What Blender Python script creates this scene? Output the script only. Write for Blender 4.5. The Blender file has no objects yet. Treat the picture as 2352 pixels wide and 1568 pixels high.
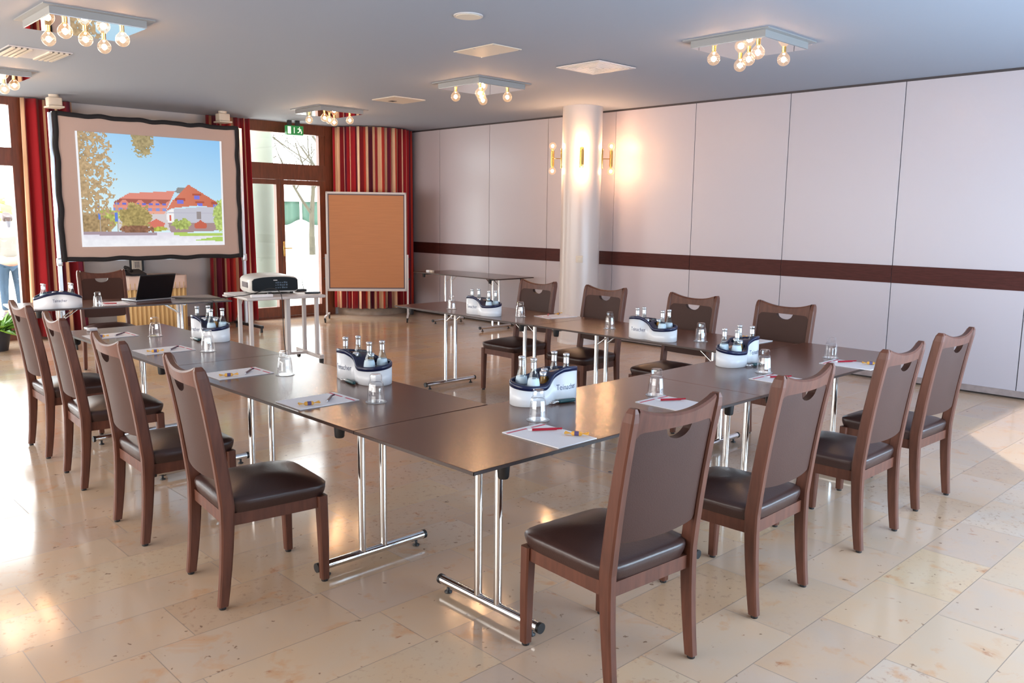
import bpy, math, random
from mathutils import Vector, Matrix
random.seed(7)
sc = bpy.context.scene
col = sc.collection
PI = math.pi
H = 2.884            # ceiling height
TH = 0.74            # table height
BW = 9.5             # back wall plane
RW = 6.6             # right wall plane

# ------------------------------------------------------------------ helpers
def lin(r, g, b):
    def f(c):
        c /= 255.0
        return c / 12.92 if c <= 0.04045 else ((c + 0.055) / 1.055) ** 2.4
    return (f(r), f(g), f(b), 1.0)

class MB:
    """collects shapes and links them as ONE mesh object"""
    def __init__(self):
        self.v = []; self.f = []; self.m = []; self.s = []; self.mi = 0; self.smooth = False
    def add(self, vs, fs, smooth=None):
        n = len(self.v)
        self.v.extend([tuple(p) for p in vs])
        sm = self.smooth if smooth is None else smooth
        for f in fs:
            self.f.append([i + n for i in f]); self.m.append(self.mi); self.s.append(sm)
        return self
    def box(self, x0, y0, z0, x1, y1, z1, M=None):
        vs = [Vector(p) for p in ((x0,y0,z0),(x1,y0,z0),(x1,y1,z0),(x0,y1,z0),(x0,y0,z1),(x1,y0,z1),(x1,y1,z1),(x0,y1,z1))]
        if M: vs = [M @ p for p in vs]
        return self.add(vs, [(0,3,2,1),(4,5,6,7),(0,1,5,4),(1,2,6,5),(2,3,7,6),(3,0,4,7)], False)
    def rbox(self, x0, y0, z0, x1, y1, z1, r=0.01, n=3, M=None):
        """box with rounded vertical and horizontal edges"""
        r = min(r, (x1-x0)/2.01, (y1-y0)/2.01, (z1-z0)/2.01)
        rings = []
        for i in range(n+1):
            a = PI/2*i/n
            rings.append((r*(1-math.sin(a)), z0 + r*(1-math.cos(a))))
        rings += [(o, z0+z1-z) for o, z in reversed(rings)]
        vs = []; k = 4*(n+1)
        for o, z in rings:
            for cx, cy, a0 in ((x1-r, y1-r, 0), (x0+r, y1-r, PI/2), (x0+r, y0+r, PI), (x1-r, y0+r, 3*PI/2)):
                for j in range(n+1):
                    a = a0 + PI/2*j/n
                    vs.append(Vector((cx+(r-o)*math.cos(a), cy+(r-o)*math.sin(a), z)))
        if M: vs = [M @ p for p in vs]
        fs = []
        for i in range(len(rings)-1):
            for j in range(k):
                fs.append((i*k+j, i*k+(j+1) % k, (i+1)*k+(j+1) % k, (i+1)*k+j))
        fs.append(tuple(reversed(range(k)))); fs.append(tuple(range((len(rings)-1)*k, len(rings)*k)))
        return self.add(vs, fs, True)
    def tube(self, pts, r, n=12, caps=True, smooth=True):
        pts = [Vector(p) for p in pts]
        rr = r if isinstance(r, (list, tuple)) else [r]*len(pts)
        rings = []; up = None
        for i, p in enumerate(pts):
            t = (pts[min(i+1, len(pts)-1)] - pts[max(i-1, 0)]).normalized()
            if up is None:
                up = Vector((0,0,1)) if abs(t.z) < 0.9 else Vector((1,0,0))
            a = (up - t*up.dot(t)).normalized(); b = t.cross(a); up = a
            rings.append([p + (a*math.cos(2*PI*k/n) + b*math.sin(2*PI*k/n))*rr[i] for k in range(n)])
        vs = [q for R in rings for q in R]; fs = []
        for i in range(len(rings)-1):
            for k in range(n):
                fs.append((i*n+k, i*n+(k+1) % n, (i+1)*n+(k+1) % n, (i+1)*n+k))
        self.add(vs, fs, smooth)
        if caps:
            self.add(rings[0], [tuple(reversed(range(n)))], False); self.add(rings[-1], [tuple(range(n))], False)
        return self
    def sq(self, pts, w, d):
        """square-section bar along pts; w = half width in x, d = half depth in y"""
        vs = []; fs = []
        for i, p in enumerate(pts):
            ww = w[i] if isinstance(w, (list, tuple)) else w
            dd = d[i] if isinstance(d, (list, tuple)) else d
            b = 0.28
            for sx, sy in ((-1,-1+b),(-1+b,-1),(1-b,-1),(1,-1+b),(1,1-b),(1-b,1),(-1+b,1),(-1,1-b)):
                vs.append((p[0]+sx*ww, p[1]+sy*dd, p[2]))
        n = 8
        for i in range(len(pts)-1):
            for k in range(n):
                fs.append((i*n+k, i*n+(k+1) % n, (i+1)*n+(k+1) % n, (i+1)*n+k))
        fs.append(tuple(reversed(range(n)))); fs.append(tuple(range((len(pts)-1)*n, len(pts)*n)))
        return self.add(vs, fs, False)
    def lathe(self, prof, c=(0,0,0), n=24, smooth=True, M=None):
        vs = []; fs = []
        for r, z in prof:
            for k in range(n):
                a = 2*PI*k/n
                p = Vector((c[0]+r*math.cos(a), c[1]+r*math.sin(a), c[2]+z))
                vs.append(M @ p if M else p)
        for i in range(len(prof)-1):
            for k in range(n):
                fs.append((i*n+k, i*n+(k+1) % n, (i+1)*n+(k+1) % n, (i+1)*n+k))
        self.add(vs, fs, smooth)
        if prof[0][0] > 1e-5: self.add(vs[:n], [tuple(reversed(range(n)))], False)
        if prof[-1][0] > 1e-5: self.add(vs[-n:], [tuple(range(n))], False)
        return self
    def sphere(self, c, r, n=16, m=10, sz=1.0):
        return self.lathe([(max(1e-6, r*math.sin(PI*i/m)), -r*sz*math.cos(PI*i/m)) for i in range(m+1)], c, n)
    def grid(self, P, nu, nv, smooth=True, flip=False):
        vs = [P(i/nu, j/nv) for j in range(nv+1) for i in range(nu+1)]; fs = []
        for j in range(nv):
            for i in range(nu):
                q = (j*(nu+1)+i, j*(nu+1)+i+1, (j+1)*(nu+1)+i+1, (j+1)*(nu+1)+i)
                fs.append(tuple(reversed(q)) if flip else q)
        return self.add(vs, fs, smooth)
    def prism(self, poly, z0, z1, smooth=False):
        n = len(poly)
        vs = [(x, y, z0) for x, y in poly] + [(x, y, z1) for x, y in poly]
        fs = [(i, (i+1) % n, n+(i+1) % n, n+i) for i in range(n)]
        self.add(vs, fs, smooth)
        self.add(vs, [tuple(reversed(range(n))), tuple(range(n, 2*n))], False)
        return self
    def build(self, name, mats, parent=None, loc=None, rz=None, weld=False):
        me = bpy.data.meshes.new(name)
        me.from_pydata(self.v, [], self.f)
        if not isinstance(mats, (list, tuple)): mats = [mats]
        for m in mats: me.materials.append(m)
        me.polygons.foreach_set('material_index', self.m)
        me.polygons.foreach_set('use_smooth', self.s)
        me.update()
        o = bpy.data.objects.new(name, me); col.objects.link(o)
        if parent is not None: o.parent = parent
        if loc is not None: o.location = loc
        if rz is not None: o.rotation_euler = (0, 0, rz)
        return o

def tag(o, label=None, cat=None, group=None, kind=None):
    if label: o['label'] = label
    if cat: o['category'] = cat
    if group: o['group'] = group
    if kind: o['kind'] = kind
    return o
def empty(name, loc=(0,0,0), rz=0.0):
    o = bpy.data.objects.new(name, None); col.objects.link(o)
    o.location = loc; o.rotation_euler = (0,0,rz); o.empty_display_size = 0.1
    return o
def copy_tree(o, parent=None):
    c = o.copy(); col.objects.link(c); c.parent = parent
    for ch in KIDS(o): copy_tree(ch, c)
    return c
def KIDS(o): return [x for x in col.objects if x.parent == o]
class Proto:
    """hands out the prototype itself first, then copies"""
    def __init__(self, o): self.o = o; self.used = False
    def place(self, loc, rz, label, group=None):
        c = self.o if not self.used else copy_tree(self.o)
        self.used = True
        c.location = loc; c.rotation_euler = (0,0,rz); c['label'] = label
        if group: c['group'] = group
        return c
def struct(o, label=None):
    o['kind'] = 'structure'
    if label: o['label'] = label
    return o

# ------------------------------------------------------------------ camera
CAM = (-1.7335, -1.9754, 1.5639); YAW, PITCH, ROLL, FPX = 0.7657, 0.1485, 0.0121, 1923.55
cd = bpy.data.cameras.new('camera'); cam = bpy.data.objects.new('camera', cd); col.objects.link(cam)
fw = Vector((math.sin(YAW)*math.cos(PITCH), math.cos(YAW)*math.cos(PITCH), -math.sin(PITCH)))
rt = Vector((math.cos(YAW), -math.sin(YAW), 0)); up = rt.cross(fw)
R_ = rt*math.cos(ROLL) + up*math.sin(ROLL); U_ = -rt*math.sin(ROLL) + up*math.cos(ROLL)
mat4 = Matrix.Identity(4)
for i in range(3):
    mat4[i][0] = R_[i]; mat4[i][1] = U_[i]; mat4[i][2] = -fw[i]; mat4[i][3] = CAM[i]
cam.matrix_world = mat4
cd.sensor_fit = 'HORIZONTAL'; cd.sensor_width = 36.0; cd.lens = 36.0*FPX/2352.0
cd.clip_start = 0.05; cd.clip_end = 300
sc.camera = cam
def sx(p):
    d = Vector(p) - Vector(CAM)
    return d.dot(R_)/d.dot(fw)

# ------------------------------------------------------------------ materials
def newmat(name):
    m = bpy.data.materials.new(name); m.use_nodes = True
    nt = m.node_tree; nt.nodes.clear()
    out = nt.nodes.new('ShaderNodeOutputMaterial')
    return m, nt, out
def P(name, c, rough=0.5, metal=0.0, spec=0.5, coat=0.0, emit=None, es=0.0, trans=0.0, noise=None, bump=None, sheen=0.0):
    """principled; noise = (scale, amount, stretch xyz) varies the base colour; bump = (scale, strength)"""
    m, nt, out = newmat(name)
    b = nt.nodes.new('ShaderNodeBsdfPrincipled'); nt.links.new(b.outputs[0], out.inputs[0])
    c = c if len(c) == 4 else (*c, 1)
    b.inputs['Base Color'].default_value = c; b.inputs['Roughness'].default_value = rough
    b.inputs['Metallic'].default_value = metal; b.inputs['Specular IOR Level'].default_value = spec
    b.inputs['Coat Weight'].default_value = coat; b.inputs['Coat Roughness'].default_value = 0.1
    b.inputs['Transmission Weight'].default_value = trans
    if sheen: b.inputs['Sheen Weight'].default_value = sheen
    if emit: b.inputs['Emission Color'].default_value = (*emit[:3], 1); b.inputs['Emission Strength'].default_value = es
    if noise or bump:
        tc = nt.nodes.new('ShaderNodeTexCoord')
    if noise:
        s, amt, st = noise
        mp = nt.nodes.new('ShaderNodeMapping'); mp.inputs['Scale'].default_value = st
        nt.links.new(tc.outputs['Object'], mp.inputs[0])
        nz = nt.nodes.new('ShaderNodeTexNoise'); nz.inputs['Scale'].default_value = s; nz.inputs['Detail'].default_value = 5
        nt.links.new(mp.outputs[0], nz.inputs['Vector'])
        rp = nt.nodes.new('ShaderNodeValToRGB')
        rp.color_ramp.elements[0].position = 0.3; rp.color_ramp.elements[1].position = 0.7
        rp.color_ramp.elements[0].color = tuple(x*(1-amt) for x in c[:3]) + (1,)
        rp.color_ramp.elements[1].color = tuple(min(1, x*(1+amt)) for x in c[:3]) + (1,)
        nt.links.new(nz.outputs['Fac'], rp.inputs[0]); nt.links.new(rp.outputs[0], b.inputs['Base Color'])
    if bump:
        nb = nt.nodes.new('ShaderNodeTexNoise'); nb.inputs['Scale'].default_value = bump[0]; nb.inputs['Detail'].default_value = 3
        nt.links.new(tc.outputs['Object'], nb.inputs['Vector'])
        bp = nt.nodes.new('ShaderNodeBump'); bp.inputs['Strength'].default_value = bump[1]; bp.inputs['Distance'].default_value = 0.01
        nt.links.new(nb.outputs['Fac'], bp.inputs['Height']); nt.links.new(bp.outputs[0], b.inputs['Normal'])
    return m
def glass(name, tint=(1,1,1), ior=1.45, boost=1.0, rough=0.0, haze=None, glow=None):
    """thin clear glass: see-through with fresnel reflections (optionally a little milky)"""
    m, nt, out = newmat(name)
    t = nt.nodes.new('ShaderNodeBsdfTransparent'); t.inputs[0].default_value = (*tint, 1)
    g = nt.nodes.new('ShaderNodeBsdfGlossy'); g.inputs['Roughness'].default_value = rough; g.inputs[0].default_value = (1,1,1,1)
    lw = nt.nodes.new('ShaderNodeLayerWeight'); lw.inputs[0].default_value = 0.5
    pw = nt.nodes.new('ShaderNodeMath'); pw.operation = 'POWER'; pw.inputs[1].default_value = 4.0
    nt.links.new(lw.outputs['Facing'], pw.inputs[0])
    f0 = ((ior-1)/(ior+1))**2
    mu = nt.nodes.new('ShaderNodeMath'); mu.operation = 'MULTIPLY_ADD'; mu.inputs[1].default_value = (0.9-f0)*min(1, boost*0.75); mu.inputs[2].default_value = f0*boost; mu.use_clamp = True
    nt.links.new(pw.outputs[0], mu.inputs[0])
    mx = nt.nodes.new('ShaderNodeMixShader')
    nt.links.new(mu.outputs[0], mx.inputs[0]); nt.links.new(t.outputs[0], mx.inputs[1]); nt.links.new(g.outputs[0], mx.inputs[2])
    last = mx
    if haze:
        d = nt.nodes.new('ShaderNodeBsdfDiffuse'); d.inputs[0].default_value = (*haze[1], 1)
        m2 = nt.nodes.new('ShaderNodeMixShader'); m2.inputs[0].default_value = haze[0]
        nt.links.new(mx.outputs[0], m2.inputs[1]); nt.links.new(d.outputs[0], m2.inputs[2]); last = m2
    if glow:
        e = nt.nodes.new('ShaderNodeEmission'); e.inputs[0].default_value = (*glow[1], 1); e.inputs[1].default_value = glow[0]
        ad = nt.nodes.new('ShaderNodeAddShader'); nt.links.new(last.outputs[0], ad.inputs[0]); nt.links.new(e.outputs[0], ad.inputs[1]); last = ad
    nt.links.new(last.outputs[0], out.inputs[0])
    return m
def attr_mat(name, emit=0.0, rough=0.85, sheen=0.0):
    m, nt, out = newmat(name)
    a = nt.nodes.new('ShaderNodeVertexColor'); a.layer_name = 'Col'
    if emit:
        e = nt.nodes.new('ShaderNodeEmission'); e.inputs[1].default_value = emit
        nt.links.new(a.outputs[0], e.inputs[0]); nt.links.new(e.outputs[0], out.inputs[0])
    else:
        b = nt.nodes.new('ShaderNodeBsdfPrincipled'); b.inputs['Roughness'].default_value = rough
        b.inputs['Specular IOR Level'].default_value = 0.15; b.inputs['Sheen Weight'].default_value = sheen
        nt.links.new(a.outputs[0], b.inputs['Base Color']); nt.links.new(b.outputs[0], out.inputs[0])
    return m
def set_cols(o, face_cols):
    me = o.data
    a = me.color_attributes.new('Col', 'FLOAT_COLOR', 'CORNER')
    buf = []
    for p in me.polygons:
        buf.extend(list(face_cols[p.index])*p.loop_total)
    a.data.foreach_set('color', buf)

def floor_material():
    m, nt, out = newmat('marble_tiles')
    L = nt.links.new
    def n(t, **k):
        x = nt.nodes.new(t)
        for a, v in k.items(): setattr(x, a, v)
        return x
    def mth(op, a, b=None, clamp=False):
        x = n('ShaderNodeMath', operation=op); x.use_clamp = clamp
        for i, v in enumerate((a, b)):
            if v is None: continue
            if hasattr(v, 'is_linked'): L(v, x.inputs[i])
            else: x.inputs[i].default_value = v
        return x.outputs[0]
    tc = n('ShaderNodeTexCoord'); sp = n('ShaderNodeSeparateXYZ'); L(tc.outputs['Object'], sp.inputs[0])
    X, Y = sp.outputs[0], sp.outputs[1]
    RH = 0.305
    v = mth('DIVIDE', mth('ADD', Y, 0.27), RH); row = mth('FLOOR', v); fv = mth('SUBTRACT', v, row)
    w1 = n('ShaderNodeTexWhiteNoise', noise_dimensions='1D'); L(row, w1.inputs['W'])
    r1 = w1.outputs['Value']
    wd = mth('ADD', mth('MULTIPLY', r1, 0.25), 0.50)
    u = mth('DIVIDE', mth('ADD', X, mth('MULTIPLY', r1, 9.7)), wd); cl = mth('FLOOR', u); fu = mth('SUBTRACT', u, cl)
    cb = n('ShaderNodeCombineXYZ'); L(row, cb.inputs[0]); L(cl, cb.inputs[1])
    w2 = n('ShaderNodeTexWhiteNoise', noise_dimensions='2D'); L(cb.outputs[0], w2.inputs['Vector'])
    ramp = n('ShaderNodeValToRGB'); L(w2.outputs['Value'], ramp.inputs[0])
    E = ramp.color_ramp; E.interpolation = 'LINEAR'
    cols = [(0, lin(196,172,154)), (0.22, lin(202,176,150)), (0.42, lin(188,165,148)), (0.6, lin(204,177,145)), (0.8, lin(201,181,164)), (1.0, lin(193,159,128))]
    E.elements[0].position = 0; E.elements[0].color = cols[0][1]; E.elements[1].position = 1; E.elements[1].color = cols[-1][1]
    for p, c in cols[1:-1]:
        e = E.elements.new(p); e.color = c
    # stone figuring, shifted from tile to tile
    off = n('ShaderNodeVectorMath', operation='SCALE'); L(w2.outputs['Color'], off.inputs[0]); off.inputs['Scale'].default_value = 30
    ad = n('ShaderNodeVectorMath', operation='ADD'); L(tc.outputs['Object'], ad.inputs[0]); L(off.outputs[0], ad.inputs[1])
    def noise(scale, det, dist, rough=0.6):
        z = n('ShaderNodeTexNoise'); z.inputs['Scale'].default_value = scale; z.inputs['Detail'].default_value = det
        z.inputs['Distortion'].default_value = dist; z.inputs['Roughness'].default_value = rough
        L(ad.outputs[0], z.inputs['Vector']); return z.outputs['Fac']
    def band(f, a, b):
        r = n('ShaderNodeMapRange'); r.inputs['From Min'].default_value = a; r.inputs['From Max'].default_value = b; L(f, r.inputs['Value']); return r.outputs[0]
    def mix(fac, a, b, mode='MIX'):
        x = n('ShaderNodeMix', data_type='RGBA', blend_type=mode)
        if hasattr(fac, 'is_linked'): L(fac, x.inputs[0])
        else: x.inputs[0].default_value = fac
        for i, q in ((6, a), (7, b)):
            if hasattr(q, 'is_linked'): L(q, x.inputs[i])
            else: x.inputs[i].default_value = q
        return x.outputs[2]
    c = ramp.outputs[0]
    c = mix(mth('MULTIPLY', band(noise(2.6, 6, 0.3), 0.38, 0.72), 0.5), c, lin(214,172,132))
    c = mix(mth('MULTIPLY', band(noise(5.5, 7, 0.4), 0.585, 0.70), 0.6), c, lin(204,148,100))
    c = mix(mth('MULTIPLY', band(noise(11.0, 5, 0.5), 0.66, 0.74), 0.7), c, lin(168,104,66))
    sel = band(w2.outputs['Value'], 0.35, 0.85)
    c = mix(mth('MULTIPLY', mth('MULTIPLY', band(noise(38, 3, 0.3), 0.58, 0.68), sel), 0.55), c, lin(158,124,104))
    c = mix(mth('MULTIPLY', band(noise(26, 2, 0.2), 0.70, 0.74), 0.7), c, lin(112,80,62))
    du = mth('MULTIPLY', mth('MINIMUM', fu, mth('SUBTRACT', 1.0, fu)), wd)
    dv = mth('MULTIPLY', mth('MINIMUM', fv, mth('SUBTRACT', 1.0, fv)), RH)
    gr = mth('LESS_THAN', mth('MINIMUM', du, dv), 0.0016)
    c = mix(mth('MULTIPLY', gr, 0.75), c, lin(128,112,100))
    b = n('ShaderNodeBsdfPrincipled'); L(c, b.inputs['Base Color']); L(b.outputs[0], out.inputs[0])
    rg = mth('ADD', mth('MULTIPLY', noise(2.2, 3, 0), 0.08), 0.085)
    L(mth('ADD', rg, mth('MULTIPLY', gr, 0.3)), b.inputs['Roughness'])
    b.inputs['Specular IOR Level'].default_value = 0.62
    return m

M = {}
M['floor'] = floor_material()
M['ceiling'] = P('ceiling_plaster', lin(152,158,170), 0.75, bump=(90, 0.06))
M['wall'] = P('white_plaster', lin(190,184,183), 0.7, bump=(60, 0.05))
M['panel'] = P('white_laminate_panel', lin(189,182,188), 0.32, spec=0.4)
M['dark_seam'] = P('dark_seam', lin(60,54,56), 0.6)
M['band'] = P('dark_wood_band', lin(72,34,30), 0.55, spec=0.2, noise=(6, 0.22, (1,2,30)))
M['skirting'] = P('grey_stone_skirting', lin(150,136,134), 0.4, noise=(14, 0.18, (1,1,1)))
M['stone_base'] = P('beige_stone_skirting', lin(168,148,130), 0.35, noise=(10, 0.15, (1,1,1)))
M['brown_base'] = P('brown_wood_skirting', lin(128,88,70), 0.45, noise=(4, 0.2, (1,1,10)))
M['frame_wood'] = P('red_brown_window_wood', lin(112,58,34), 0.4, noise=(5, 0.25, (8,8,1)))
M['column'] = P('white_gloss_column', lin(204,194,189), 0.28, spec=0.5)
M['wood'] = P('walnut_chair_wood', lin(94,55,41), 0.45, spec=0.35, noise=(6, 0.22, (8,8,1.2)))
M['back_fabric'] = P('brown_back_upholstery', lin(68,43,35), 0.55, spec=0.25, noise=(3, 0.10, (1,1,1)), bump=(260, 0.10))
M['leather'] = P('dark_brown_leather', lin(58,37,33), 0.36, spec=0.5, noise=(4, 0.15, (1,1,1)), bump=(120, 0.06))
M['glide'] = P('black_plastic', lin(26,25,27), 0.45)
M['table'] = P('brown_wood_laminate', lin(98,61,47), 0.22, spec=0.75, noise=(5, 0.04, (1.2,14,1)))
M['table_edge'] = P('dark_table_edge', lin(52,34,28), 0.4)
M['chrome'] = P('chrome', (0.80,0.79,0.78), 0.10, metal=1.0)
M['brass'] = P('polished_brass', (0.80,0.52,0.16), 0.15, metal=1.0)
M['mirror'] = P('mirror_plate', (0.90,0.90,0.90), 0.02, metal=1.0)
M['white_metal'] = P('pale_grey_metal', lin(206,200,198), 0.4)
M['lamp_plate'] = P('pale_lamp_plate', lin(158,156,154), 0.4)
M['filament'] = P('bulb_filament', (1,0.8,0.5), 0.5, emit=(1.0,0.72,0.36), es=26.0)
M['bulb'] = glass('clear_bulb_glass', (1.0,0.97,0.92), 1.45, 1.2, glow=(0.16, (1.0,0.55,0.22)))
M['pane'] = glass('window_glass', (0.97,0.98,0.97), 1.45, 0.5)
M['tumbler'] = glass('clear_tumbler_glass', (0.98,0.982,0.985), 1.52, 1.9, 0.02)
M['bottle'] = glass('bottle_glass', (0.80,0.88,0.90), 1.5, 1.4, 0.02)
M['coaster'] = glass('translucent_coaster', (0.9,0.9,0.9), 1.4, 0.8, 0.1, haze=(0.42, (0.78,0.78,0.78)))
M['carrier'] = P('white_glazed_plastic', lin(236,238,242), 0.22)
M['navy'] = P('navy_plastic', lin(22,30,66), 0.28)
M['logo'] = P('blue_lettering', lin(52,68,112), 0.5)
M['cap'] = P('silver_bottle_cap', (0.72,0.73,0.76), 0.25, metal=0.9)
M['amber_cap'] = P('copper_bottle_cap', (0.72,0.52,0.42), 0.3, metal=0.8)
M['label_blue'] = P('pale_blue_label', lin(206,226,238), 0.5)
M['juice'] = P('amber_juice_bottle', lin(170,120,50), 0.15)
M['paper'] = P('white_paper', lin(246,244,246), 0.6)
M['red'] = P('red_print', lin(206,52,84), 0.5)
M['red_pen'] = P('red_pen_plastic', lin(178,22,48), 0.3)
M['plum_pen'] = P('plum_pen_plastic', lin(72,30,62), 0.3)
M['gold'] = P('gold_candy_wrapper', lin(238,176,70), 0.35)
M['violet'] = P('violet_candy_middle', lin(96,82,128), 0.4)
M['green'] = P('dark_green_handle', lin(28,70,74), 0.35)
M['black'] = P('black_gloss_plastic', lin(20,20,24), 0.25)
M['laptop'] = P('laptop_lid_black', lin(16,16,20), 0.38)
M['silver'] = P('silver_laptop_base', lin(150,150,154), 0.35, metal=0.5)
M['screen'] = P('projection_cloth', lin(190,167,156), 0.8)
M['black_cloth'] = P('black_border_cloth', lin(26,24,28), 0.8)
M['image'] = attr_mat('projected_picture', emit=1.0)
M['curtain'] = attr_mat('striped_curtain_cloth', rough=0.8, sheen=0.2)
M['cork'] = P('brown_felt_board', lin(186,128,88), 0.8, noise=(3, 0.05, (1,1,20)), bump=(200, 0.1))
M['grey_edge'] = P('dark_grey_edge', lin(92,80,88), 0.5)
M['alu'] = P('brushed_aluminium', (0.74,0.73,0.73), 0.3, metal=0.9)
M['yellow_cloth'] = P('pleated_yellow_skirting', lin(216,180,124), 0.75)
M['white_cloth'] = P('white_tablecloth', lin(222,198,186), 0.75)
M['projector'] = P('white_projector_shell', lin(216,212,206), 0.35)
M['dark_panel'] = P('dark_projector_front', lin(9,9,12), 0.45, spec=0.2)
M['socket_blue'] = P('blue_grey_sockets', lin(70,84,100), 0.4)
M['exit_green'] = P('exit_green', lin(20,110,50), 0.4, emit=lin(30,140,70)[:3], es=0.35)
M['exit_white'] = P('exit_white', lin(240,240,220), 0.4, emit=(1.0,0.92,0.7), es=0.7)
M['cream'] = P('cream_plastic', lin(214,200,182), 0.5)
M['leaf'] = P('green_leaf', lin(120,170,60), 0.5, noise=(6, 0.3, (1,1,1)))
M['pot'] = P('dark_pot', lin(50,52,60), 0.5)
M['skin'] = P('skin', lin(206,160,136), 0.5)
M['white_top'] = P('white_jumper', lin(126,122,116), 0.8)
M['jeans'] = P('blue_jeans', lin(38,58,78), 0.8, noise=(12, 0.15, (1,1,1)))
M['hair'] = P('dark_brown_hair', lin(62,44,40), 0.5, noise=(30, 0.4, (1,1,0.2)))
M['paving'] = P('pale_paving', lin(226,222,212), 0.8, noise=(2, 0.06, (1,1,1)))
M['bark'] = P('grey_green_bark', lin(50,46,35), 0.85, noise=(8, 0.2, (1,1,0.3)))
M['concrete'] = P('pale_concrete', lin(92,96,88), 0.8, noise=(3, 0.08, (1,1,1)))
M['hedge'] = P('spring_hedge', lin(170,176,116), 0.8, noise=(3, 0.35, (1,1,1)))
M['tarp'] = P('green_tarpaulin', lin(26,56,46), 0.7)

# ------------------------------------------------------------------ room shell
XL, YF = -4.6, -2.6        # left and front walls (behind the camera)
b = MB(); b.add([(XL-0.2,YF-0.2,0),(RW+0.2,YF-0.2,0),(RW+0.2,BW+0.22,0),(XL-0.2,BW+0.22,0),(XL-0.2,YF-0.2,-0.1),(RW+0.2,YF-0.2,-0.1),(RW+0.2,BW+0.22,-0.1),(XL-0.2,BW+0.22,-0.1)],
                [(0,1,2,3),(7,6,5,4),(4,5,1,0),(5,6,2,1),(6,7,3,2),(7,4,0,3)])
struct(b.build('floor', M['floor']), 'polished cream marble tile floor')
b = MB(); b.box(XL-0.2, YF-0.2, H, RW+0.2, BW+0.22, H+0.15)
struct(b.build('ceiling', M['ceiling']), 'pale plaster ceiling')

# right wall: movable partition panels, dark band, head track and skirting
wr = struct(MB().box(RW+0.05, YF, 0, RW+0.2, BW+0.15, H).build('wall_right', M['dark_seam']), 'white panelled partition wall with dark band')
seams = [9.55, 8.353, 7.209, 6.037, 4.872, 3.70, 2.534, 1.363, 0.195, -0.975, -2.145, YF]
for a, c in zip(seams[:-1], seams[1:]):
    p = MB().box(RW, c+0.004, 0.075, RW+0.05, a-0.004, H-0.022).build('panel', M['panel'], wr); p['kind'] = 'structure'
for a, c in zip(seams[:-1], seams[1:]):
    y0, y1 = c+0.003, a-0.003
    p = MB().box(RW-0.006, y0, 0.965, RW, y1, 1.135).build('wood_band', M['band'], wr); p['kind'] = 'structure'
struct(MB().box(RW-0.004, YF, H-0.022, RW+0.05, BW, H).build('trim_1', M['dark_seam']), 'dark ceiling track above the partition wall')
struct(MB().box(RW-0.006, YF, 0.018, RW+0.05, 9.0, 0.075).build('baseboard_right', M['skirting']), 'grey stone skirting under the partition wall')

# back wall with openings: window_1 x[-2.7,1.13], door_1 x[3.58,5.38]
W1, D1 = (-2.7, 1.14), (3.58, 5.385)
b = MB()
for x0, x1 in ((XL, W1[0]), (W1[1], D1[0]), (D1[1], RW+0.2)): b.box(x0, BW, 0, x1, BW+0.22, H)
struct(b.build('wall_back', M['wall']), 'white back wall between the window and the terrace door')
b = MB()
for x0, x1 in ((XL, W1[0]), (W1[1], D1[0])): b.box(x0, BW-0.015, 0, x1, BW, 0.13)
struct(b.build('baseboard_back', M['brown_base']), 'brown skirting on the back wall')
b = MB().box(XL-0.2, YF, 0, XL, BW, H)
struct(b.build('wall_left', M['wall']), 'white left wall')
# front wall (behind the camera) with an added opening sized for the sun patch
OX0, OX1, OZ0, OZ1 = 1.15, 3.1, 1.08, 1.50
b = MB().box(XL, YF-0.2, 0, OX0, YF, H); b.box(OX1, YF-0.2, 0, RW, YF, H)
b.box(OX0, YF-0.2, 0, OX1, YF, OZ0); b.box(OX0, YF-0.2, OZ1, OX1, YF, H)
struct(b.build('wall_front', M['wall']), 'white wall behind the camera')
# rounded white corner
RC = (6.03, 9.44); RR = 0.56
b = MB(); b.lathe([(RR, 0), (RR, H)], (RC[0], RC[1], 0), 48)
struct(b.build('wall_corner', M['wall']), 'rounded white corner wall behind the curtain')
b = MB(); b.lathe([(RR+0.02, 0), (RR+0.02, 0.11), (RR, 0.115)], (RC[0], RC[1], 0), 48)
struct(b.build('baseboard_corner', M['stone_base']), 'beige stone skirting of the rounded corner')

def framed(name, x0, x1, label):
    return struct(empty(name, (0,0,0)), label)
Y0, Y1 = BW-0.03, BW+0.07
d = framed('door_1', *D1, 'brown wooden terrace double door with glass panes and transom light')
b = MB()
b.box(D1[0], Y0, 0, D1[0]+0.13, Y1, H); b.box(5.25, Y0, 0, D1[1], Y1, H); b.box(D1[0]+0.13, Y0+0.003, 2.735, 5.25, Y1-0.003, H)
b.box(D1[0]+0.13, Y0-0.012, 2.06, 5.25, Y1-0.003, 2.29); b.box(D1[0]+0.13, Y0+0.003, 0, 5.25, Y1-0.003, 0.03)
b.box(3.711, Y0+0.01, 2.291, 3.81, Y1-0.01, 2.734); b.box(5.15, Y0+0.01, 2.291, 5.249, Y1-0.01, 2.734)
b.build('door_frame', M['frame_wood'], d)
MB().box(3.80, BW+0.02, 2.28, 5.16, BW+0.03, 2.745).build('transom_pane', M['pane'], d)
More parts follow.
